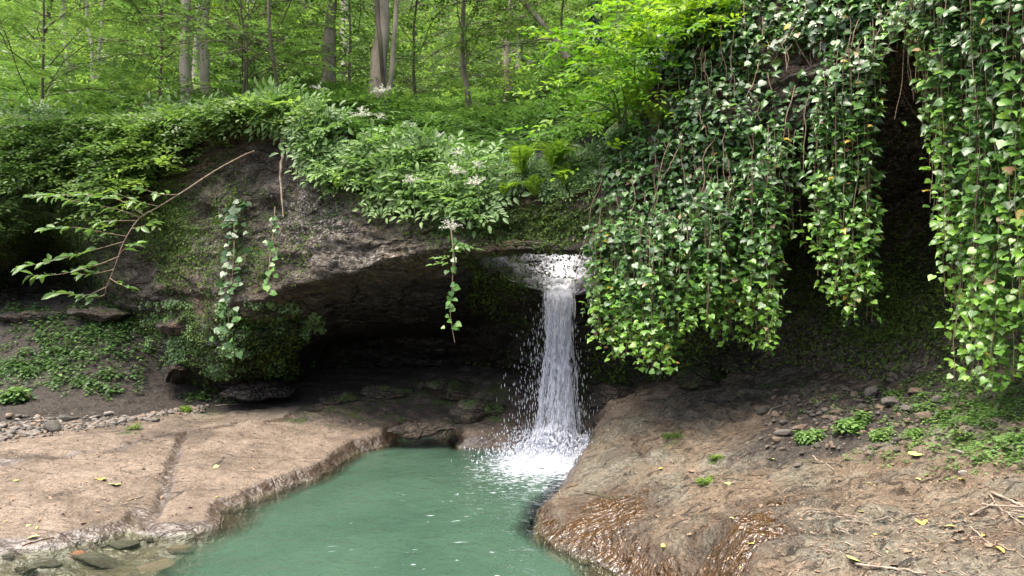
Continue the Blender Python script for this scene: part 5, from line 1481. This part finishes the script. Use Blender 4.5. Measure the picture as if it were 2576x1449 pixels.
# ------------------------------------------------------------------ stones
import bmesh
def stone_mesh(rng, flat=.5, mat='stone', sub=3):
    bm = bmesh.new()
    bmesh.ops.create_icosphere(bm, subdivisions=sub, radius=1)
    V = np.array([v.co[:] for v in bm.verts])
    F = np.array([[v.index for v in f.verts] for f in bm.faces])
    bm.free()
    o = rng.uniform(0, 50, 3)
    for k in range(13):                                  # broken facets
        d = rng.normal(0, 1, 3); d /= np.linalg.norm(d); h = rng.uniform(.42, .85)
        s = V @ d; V = V - np.outer(np.maximum(s - h, 0) * .9, d)
    V = V * (1 + .16 * fbm(V * 1.3 + o, 3, 1)[:, None]) + .04 * fbm(V * 5 + o, 3, 2)[:, None] * V
    V[:, 2] *= flat
    mb = MB(); mb.add(V, F)
    return mb.mesh('stone', M[mat])
rng = np.random.default_rng(55)
def stone(px, py, wpx, lab, mat='stone', flat=.5, asp=.7, group=None, name='stone', sink=.25, mesh=None, yaw=None):
    p = on_floor(px, py)
    r = wpx / FO * p[1] * .5
    me = mesh if mesh is not None else stone_mesh(rng, flat, mat)
    o = link(name, me)
    o.location = (p[0], p[1], p[2] + r * flat * (1 - sink * 1.6))
    o.scale = (r, r * asp, r); o.rotation_euler = (rng.uniform(-.2, .2), rng.uniform(-.2, .2), rng.uniform(-.4, .4) if yaw is None else yaw)
    return tag(o, lab, 'stone', group)
PG = 'stones in the loose pile on the right bank'
for a in [(2192,1000,46,'rounded grey stone standing upright at the back of the right pile','stone',.85,.8),(2300,990,62,'large flat pinkish slab at the top right of the stone pile','brown_stone',.32,.7),
          (2243,1022,66,'long grey block in the middle of the stone pile','stone',.5,.6),(2360,1010,44,'flat grey stone on the right shoulder of the stone pile','stone',.4,.7),(2385,1035,50,'angular brown slab at the right end of the stone pile','brown_stone',.42,.7),
          (2325,1055,56,'pale brown slab below the right shoulder of the stone pile','brown_stone',.42,.7),(2290,1035,48,'brown flat stone at the centre right of the pile','stone',.45,.7),(1950,1050,36,'reddish brown stone at the left end of the scree','brown_stone',.65,.8),
          (1920,1040,36,'dark grey stone beside the reddish brown one','dark_stone',.6,.8),(2015,1083,50,'flat rust-coloured stone behind the left herb clump','brown_stone',.35,.6),(1955,1112,36,'small rusty stone left of the left herb clump','brown_stone',.55,.7),
          (1970,1095,54,'grey flat stone half buried left of the left herb clump','stone',.4,.7),(2415,1140,36,'pale flat stone alone on the brown slab at right','pale_stone',.3,.7),(2418,1195,30,'pale pointed pebble on the brown slab below the lone flat stone','pale_stone',.5,.7),
          (2005,1175,26,'grey pebble below the left herb clump','stone',.5,.7),(2410,1000,30,'small grey stone at the far right of the pile','stone',.5,.7),(2170,1030,36,'dark upright stone in front of the rounded grey stone','dark_stone',.7,.8)]:
    stone(*a)
pile = [stone_mesh(rng, f, m, 2) for f, m in ((.5,'stone'),(.6,'brown_stone'),(.45,'dark_stone'),(.55,'stone'),(.4,'brown_stone'))]
for k in range(240):
    x = rng.normal(2130, 150); y = rng.normal(1055, 42)
    if x < 1900 or x > 2480 or y > 1150: continue
    stone(x, y, rng.uniform(8, 30) , 'small brownish stone lying in the scree around the right stone pile', 'stone', .5, .75, PG, mesh=pile[k % 5], yaw=rng.uniform(0, 6))
# left pebble bed
peb = [stone_mesh(rng, f, m, 2) for f, m in ((.42,'stone'),(.5,'brown_stone'),(.45,'stone'),(.5,'dark_stone'),(.4,'dark_stone'))]
mbp = [MB() for _ in peb]
tv = [(np.array([v.co[:] for v in m.vertices]), np.array([p.vertices[:] for p in m.polygons])) for m in peb]
n = 2600
X = rng.uniform(-9.5, -4.6, n); q = rng.random(n)
c0 = pbl
yc = np.interp(X, c0[:, 0], c0[:, 1])
Yp = yc + rng.normal(0, .26, n) * np.interp(X, [-9, -6, -4.6], [1.2, 1.0, .5])
s = rng.uniform(.018, .06, n) * np.where(rng.random(n) < .12, 1.7, 1)
P = np.column_stack([X, Yp, floor_z(X, Yp) + s * .15])
a = rng.uniform(0, 6.28, n)
R = np.zeros((n, 3, 3)); R[:, 0, 0] = np.cos(a); R[:, 0, 1] = -np.sin(a); R[:, 1, 0] = np.sin(a); R[:, 1, 1] = np.cos(a); R[:, 2, 2] = 1
R = R * np.array([1, .72, 1])[None, None, :]
allp = MB(); matidx = []
for i in range(5):
    k = np.nonzero(rng.integers(0, 5, n) == i)[0] if False else np.arange(i, n, 5)
    stamp(allp, tv[i][0], tv[i][1], P[k], R[k], s[k], .5); matidx.append(np.full(len(k) * len(tv[i][1]), i))
me = allp.mesh('pebbles', [M['stone'], M['brown_stone'], M['stone'], M['dark_stone'], M['stone']])
me.polygons.foreach_set('material_index', np.concatenate(matidx).astype(np.int32))
tag(link('pebbles', me), 'bed of grey and brown pebbles at the foot of the left bank', kind='stuff')
stone(275, 1044, 28, 'white flat stone shining among the dark left pebbles', 'pale_stone', .45, .6)
stone(165, 1060, 46, 'dark stone behind the mossy stone in the left pebbles', 'dark_stone', .5, .7)
o = stone(130, 1082, 70, 'mossy green-topped stone among the left pebbles', 'dark_stone', .55, .7)
# stones seen through the shallow water
for a in [(195,1402,52,'red stone under the shallow water at lower left','red_stone',.4,.7),(255,1418,150,'big dark slab under water right of the red stone','dark_stone',.28,.4),(120,1420,90,'greenish flat slab under water left of the red stone','dark_stone',.28,.45),
          (60,1440,80,'dark submerged stone at the bottom left corner','dark_stone',.35,.5),(310,1375,100,'long dark submerged stone below the slab joint','dark_stone',.25,.4),(375,1360,40,'round dark stone in the shallows below the slab corner','dark_stone',.4,.6),
          (400,1430,110,'brown submerged slab at the bottom left of the deep pool','brown_stone',.25,.5),(455,1385,80,'brown submerged stone at the edge of the deep pool','brown_stone',.25,.5),(20,1405,40,'small dark stone in the shallows at the left edge','dark_stone',.4,.6),
          (1400,1420,130,'mossy yellow slab under water beside the right rock','brown_stone',.22,.6),(1300,1415,90,'dark slab under water left of the mossy yellow one','dark_stone',.22,.6)]:
    stone(*a, sink=.35, name='submerged_stone')
# ledges and boulders round the foot of the fall
def boulder(px, py, Y, wpx, hpx, lab, mat, dep=.6, moss_=0.0, wet_dark=.4, sub=4):
    c = W(px, py, Y); r = wpx / FO * Y / 2; h = hpx / FO * Y / 2
    me = stone_mesh(rng, 1.0, 'stone', sub)
    me.materials.clear(); me.materials.append(M['cliff'])
    V = np.array([v.co[:] for v in me.vertices]) * np.array([r, dep, h])
    V = V + .05 * np.stack([fbm((V + c) * 3, 4, 4), fbm((V + c) * 3, 4, 5), fbm((V + c) * 4, 4, 6)], 1) * 1.6
    me.vertices.foreach_set('co', V.ravel())
    n = len(V)
    attr(me, 'moss', moss_ + .25 * np.clip(V[:, 2] / h, -1, 1)); attr(me, 'lichen_lift', np.zeros(n)); attr(me, 'wet', np.full(n, wet_dark))
    o = link('boulder', me); o.location = c; o.rotation_euler = (0, 0, rng.uniform(-.1, .1))
    return tag(o, lab, 'boulder', 'boulders round the foot of the fall')
boulder(1215, 1108, 9.95, 270, 66, 'low wet grey boulder at the waterline left of the waterfall', 'stone', .35, -.1, .9)
boulder(1062, 1078, 9.72, 205, 42, 'thin tan slab overhanging the water at the back of the pool', 'stone', .42, -.25, .25)
boulder(1225, 1035, 10.4, 190, 75, 'dark mossy boulder behind the low wet one, left of the waterfall', 'stone', .5, .42, .3)
boulder(1340, 1105, 9.75, 150, 50, 'pinkish ledge rock right under the falling water', 'stone', .3, -.3, .9)
boulder(1130, 985, 11.3, 190, 60, 'mossy ledge deep in the cave behind the wet boulders', 'stone', .5, .35, .2)
boulder(1000, 990, 11.6, 190, 40, 'long low mossy ledge on the cave floor', 'stone', .5, .3, .2)
boulder(860, 1005, 11.2, 120, 42, 'green mossy hump at the left of the cave floor', 'stone', .4, .45, .2)
boulder(640, 985, 11.5, 210, 70, 'dark undercut block at the foot of the left wall', 'stone', .6, .0, .9)  # last value darkens the whole block
boulder(1560, 1000, 10.2, 180, 80, 'dark wet rock right of the waterfall under the ivy', 'stone', .5, .1, .6)
boulder(1780, 955, 9.3, 180, 70, 'dark mossy block under the ivy curtain tips', 'stone', .5, .5, .2)
boulder(80, 800, 12.7, 260, 50, 'dark rock ledge under the leafy far left wall', 'stone', .4, .15, .3)
boulder(270, 790, 12.4, 200, 46, 'dark broken ledge at the back of the left bank', 'stone', .4, .2, .3)
boulder(450, 935, 11.4, 150, 70, 'rounded dark rock below the mossy shelf', 'stone', .4, .05, .7)  # last value darkens the rock evenly
boulder(470, 815, 11.5, 190, 60, 'mossy rock shelf jutting from the left wall', 'stone', .5, .35, .1)

# moss cushions and herb clumps
def clump(px, py, wpx, n, lab, name, mat, tpl, size, hue, flat=.5, cat='plant'):
    p = on_floor(px, py); r = wpx / FO * p[1] * .5
    d = rng.normal(0, .5, (n, 3)); P = p + np.clip(d, -.75, .75) * np.array([r, r * .9, r * flat]); P[:, 2] = np.maximum(P[:, 2], floor_z(P[:, 0], P[:, 1])) + .005
    N = np.tile([0, -.2, 1.0], (n, 1)) + rng.normal(0, .3, (n, 3))
    mb = MB(); strew(mb, tpl, P, N, size * rng.uniform(.7, 1.2, n), np.clip(hue + rng.normal(0, .14, n), 0, 1), rng, .7)
    return tag(mb.build(name, M[mat]), lab, cat)
clump(1775, 1214, 46, 700, 'bright green moss cushion on the wet right slab', 'moss_cushion', 'moss', [OVAL], .022, .95, .3, 'moss')
clump(1802, 1152, 36, 300, 'small olive moss cushion behind the bright one', 'moss_cushion', 'moss', [OVAL], .022, .8, .3, 'moss')
clump(1690, 1098, 60, 500, 'flat dark moss patch near the waterfall side of the right slab', 'moss_cushion', 'moss', [OVAL], .022, .6, .2, 'moss')
clump(2040, 1112, 62, 70, 'fresh green herb clump, left one of two beside the scree', 'herb_clump', 'herb', HERBS, .075, .8)
clump(2140, 1085, 66, 80, 'larger fresh green herb clump in the middle of the scree', 'herb_clump', 'herb', HERBS, .08, .75)
clump(2172, 1062, 26, 24, 'small blue-green herb just above the larger clump', 'herb_clump', 'herb', HERBS, .08, .7)
clump(2220, 1105, 60, 50, 'sparse yellow-green herb clump right of the larger clump', 'herb_clump', 'herb', HERBS, .05, .9)
clump(2300, 1100, 40, 30, 'small yellow-green herb at the lower right of the scree', 'herb_clump', 'herb', HERBS, .05, .9)
clump(30, 1008, 50, 26, 'fresh leafy herb at the left edge above the pebbles', 'herb_clump', 'herb', HERBS, .18, .75)
clump(465, 1038, 22, 16, 'tiny bright herb on the pebble edge', 'herb_clump', 'fern', HERBS, .1, .6)
clump(340, 1080, 40, 20, 'low green tuft on the left slab edge', 'herb_clump', 'moss', HERBS, .05, .8)

# fallen leaves
def leaf_mesh(rng, mat):
    v = IVY[0] if rng.random() < .5 else OVAL[0]
    f = IVY[1] if v is IVY[0] else OVAL[1]
    v = v - np.array([0, .45, 0]); v = v * np.array([.9, 1, 1])
    v = v + np.stack([0 * v[:, 0], 0 * v[:, 0], .22 * v[:, 1] ** 2 * rng.uniform(-1, 1.4) + .25 * np.abs(v[:, 0]) * rng.uniform(0, 1.2)], 1)
    mb = MB(); mb.add(v, f); return mb.mesh('fallen_leaf', M[mat])
LM = {m: [leaf_mesh(rng, m) for _ in range(4)] for m in ('yellow_leaf', 'lime_leaf', 'brown_leaf')}
def fallen(px, py, wpx, mat, lab, group=None):
    p = on_floor(px, py); o = link('fallen_leaf', LM[mat][int(rng.integers(0, 4))])
    s = wpx / FO * p[1]
    o.location = (p[0], p[1], p[2] + .004 + s * .06); o.scale = (s, s, s)
    o.rotation_euler = (rng.uniform(-.25, .25), rng.uniform(-.25, .25), rng.uniform(0, 6.28))
    return tag(o, lab, 'leaf', group)
fallen(2512, 1388, 46, 'yellow_leaf', 'largest bright yellow leaf near the bottom right corner')
fallen(2475, 1352, 30, 'yellow_leaf', 'yellow leaf just above the largest one at bottom right')
fallen(2150, 1415, 40, 'lime_leaf', 'pale lime leaf at the end of the pale stick at the bottom')
fallen(2395, 1330, 32, 'lime_leaf', 'lime leaf overlapping a brown leaf right of centre bottom')
fallen(2410, 1342, 34, 'brown_leaf', 'pink-brown leaf touching the lime leaf')
fallen(2320, 1320, 30, 'yellow_leaf', 'ochre yellow leaf left of the lime and brown pair')
fallen(2310, 1147, 42, 'lime_leaf', 'long lime leaf alone high on the right slab')
fallen(1945, 1160, 24, 'lime_leaf', 'pale lime leaf by the dry twigs under the scree')
fallen(1912, 1276, 32, 'brown_leaf', 'orange-brown leaf standing on the wet rock')
fallen(250, 1207, 28, 'yellow_leaf', 'yellow-green leaf on the left slab near its joint')
fallen(290, 1222, 30, 'lime_leaf', 'pale leaf on the left slab beside the joint')
fallen(85, 1355, 30, 'lime_leaf', 'folded pale leaf at the lower edge of the left slab')
LG = 'small fallen leaves scattered on the rock'
for k in range(84):
    left = k < 26
    x, y = (rng.uniform(0, 620), rng.uniform(1170, 1345)) if left else (rng.uniform(1620, 2570), rng.uniform(1180, 1445))
    p = on_floor(x, y)
    if p[2] < .06: continue
    m = ['yellow_leaf', 'lime_leaf', 'brown_leaf', 'brown_leaf', 'brown_leaf'][int(rng.integers(0, 5))]
    if left and m == 'brown_leaf' and rng.random() < .5: m = 'lime_leaf'
    fallen(x, y, rng.uniform(9, 22), m, {'yellow_leaf': 'small yellow fallen leaf lying on the bare rock', 'lime_leaf': 'small pale lime fallen leaf lying on the bare rock', 'brown_leaf': 'small dry brown fallen leaf lying on the bare rock'}[m], LG)

# sticks
def stick(a, b, wpx, lab, group=None, mat='twig', bend=.04, stub=True):
    p, q = on_floor(*a), on_floor(*b)
    r = wpx / FO * p[1] * .5
    d = q - p; L = np.linalg.norm(d)
    n = 14; t = np.linspace(0, 1, n)
    pth = p + np.outer(t, d); sd_ = np.array([-d[1], d[0], 0]) / (L + 1e-9)
    pth = pth + np.outer(fbm(np.stack([t * 2.2, t * 0 + rng.uniform(0, 90), t * 0], 1), 3, 1) * L * bend * 2, sd_)
    pth[:, 2] = np.maximum(pth[:, 2], floor_z(pth[:, 0], pth[:, 1])) + r * .8
    mb = MB(); V, F = tube(pth, r * (1 - .45 * t) * (1 + .2 * fbm(np.stack([t * 9, t * 0, t * 0], 1), 2, 2)), 6); mb.add(V, F)
    if stub and L > .15:
        k = int(n * .6); s0 = pth[k]
        V, F = tube(np.array([s0, s0 + sd_ * L * .10 + d * .05, s0 + sd_ * L * .16 + d * .12 + np.array([0, 0, r])]), [r * .6, r * .45, r * .25], 5); mb.add(V, F)
    return tag(mb.build('stick', M[mat]), lab, 'stick', group)
stick((2155,1422), (2330,1448), 7, 'pale straight stick running to the bottom edge from the lime leaf')
stick((2078,1370), (2160,1448), 4, 'thin dark twig leaning across the wet slab at the bottom', mat='dark_bark')
stick((1375,1240), (1395,1252), 2, 'short pale twig at the rock edge of the pool')
stick((1470,1240), (1560,1262), 3, 'curved dark twig on the near edge of the wet rock', mat='dark_bark', bend=.12)
stick((2500,1242), (2590,1285), 8, 'thickest pale stick of the drift pile at the right edge')
stick((2470,1272), (2590,1278), 6, 'level grey stick in the drift pile at the right edge')
stick((2440,1300), (2500,1268), 6, 'short slanting stick at the left of the drift pile')
stick((2520,1295), (2600,1300), 6, 'lower bleached stick of the drift pile')
stick((2480,1250), (2600,1330), 4, 'long thin stick crossing under the drift pile')
stick((2430,1330), (2590,1420), 4, 'long thin pale twig running to the bottom right corner')
stick((2020,1160), (2120,1175), 5, 'dark stick in the twig heap below the scree', mat='dark_bark')
stick((2040,1150), (2110,1185), 4, 'grey twig crossing the dark stick below the scree')
stick((1930,1045), (1985,1015), 3, 'thin bent twig rising among the stones of the scree')
stick((318,1262), (362,1250), 4, 'short pale stick lying by the slab joint at left')
stick((55,1375), (135,1352), 4, 'reddish stick at the lower edge of the left slab', mat='stem')
stick((540,1022), (600,1018), 3, 'thin pale stick on the dark bank below the undercut block')
for k in range(60):
    x, y = rng.uniform(2050, 2570), rng.uniform(1280, 1446)
    a = rng.uniform(-.5, .9); L = rng.uniform(14, 46)
    stick((x, y), (x + L * math.cos(a), y + L * math.sin(a) * .5), rng.uniform(1.5, 3), 'tiny dry twig in the leaf litter at bottom right', 'tiny twigs in the litter', stub=False)
# crumbs of bark and leaf in the litter
n = 3400
X = np.concatenate([rng.normal(2.1, .62, n // 2), rng.uniform(.7, 3.3, n // 2)]); Yl = np.concatenate([rng.normal(3.75, .42, n // 2), rng.uniform(3.2, 6.8, n // 2)])
ok = (floor_z(X, Yl) > .15); X, Yl = X[ok], Yl[ok]; n = len(X)
mb = MB()
N = np.tile([0, 0, 1.0], (n, 1)) + rng.normal(0, .3, (n, 3))
stamp(mb, OVAL[0] * np.array([.8, 1, 1]), OVAL[1], np.column_stack([X, Yl, floor_z(X, Yl) + .004]), frames(N, rng.normal(0, 1, (n, 3)) * np.array([1, 1, .05])), rng.uniform(.008, .030, n), .5)
tag(mb.build('litter', M['brown_leaf']), 'fine brown leaf litter strewn over the right slab', kind='stuff')
n = 1500
X = rng.uniform(-6.5, -1.6, n); Yl = rng.uniform(6.0, 10.2, n); ok = (floor_z(X, Yl) > .11); X, Yl = X[ok], Yl[ok]; n = len(X)
mb = MB()
N = np.tile([0, 0, 1.0], (n, 1)) + rng.normal(0, .3, (n, 3))
stamp(mb, OVAL[0], OVAL[1], np.column_stack([X, Yl, floor_z(X, Yl) + .004]), frames(N, rng.normal(0, 1, (n, 3)) * np.array([1, 1, .05])), rng.uniform(.015, .045, n), .5)
tag(mb.build('litter', M['brown_leaf']), 'thin scatter of dry leaf crumbs on the left slab', kind='stuff')
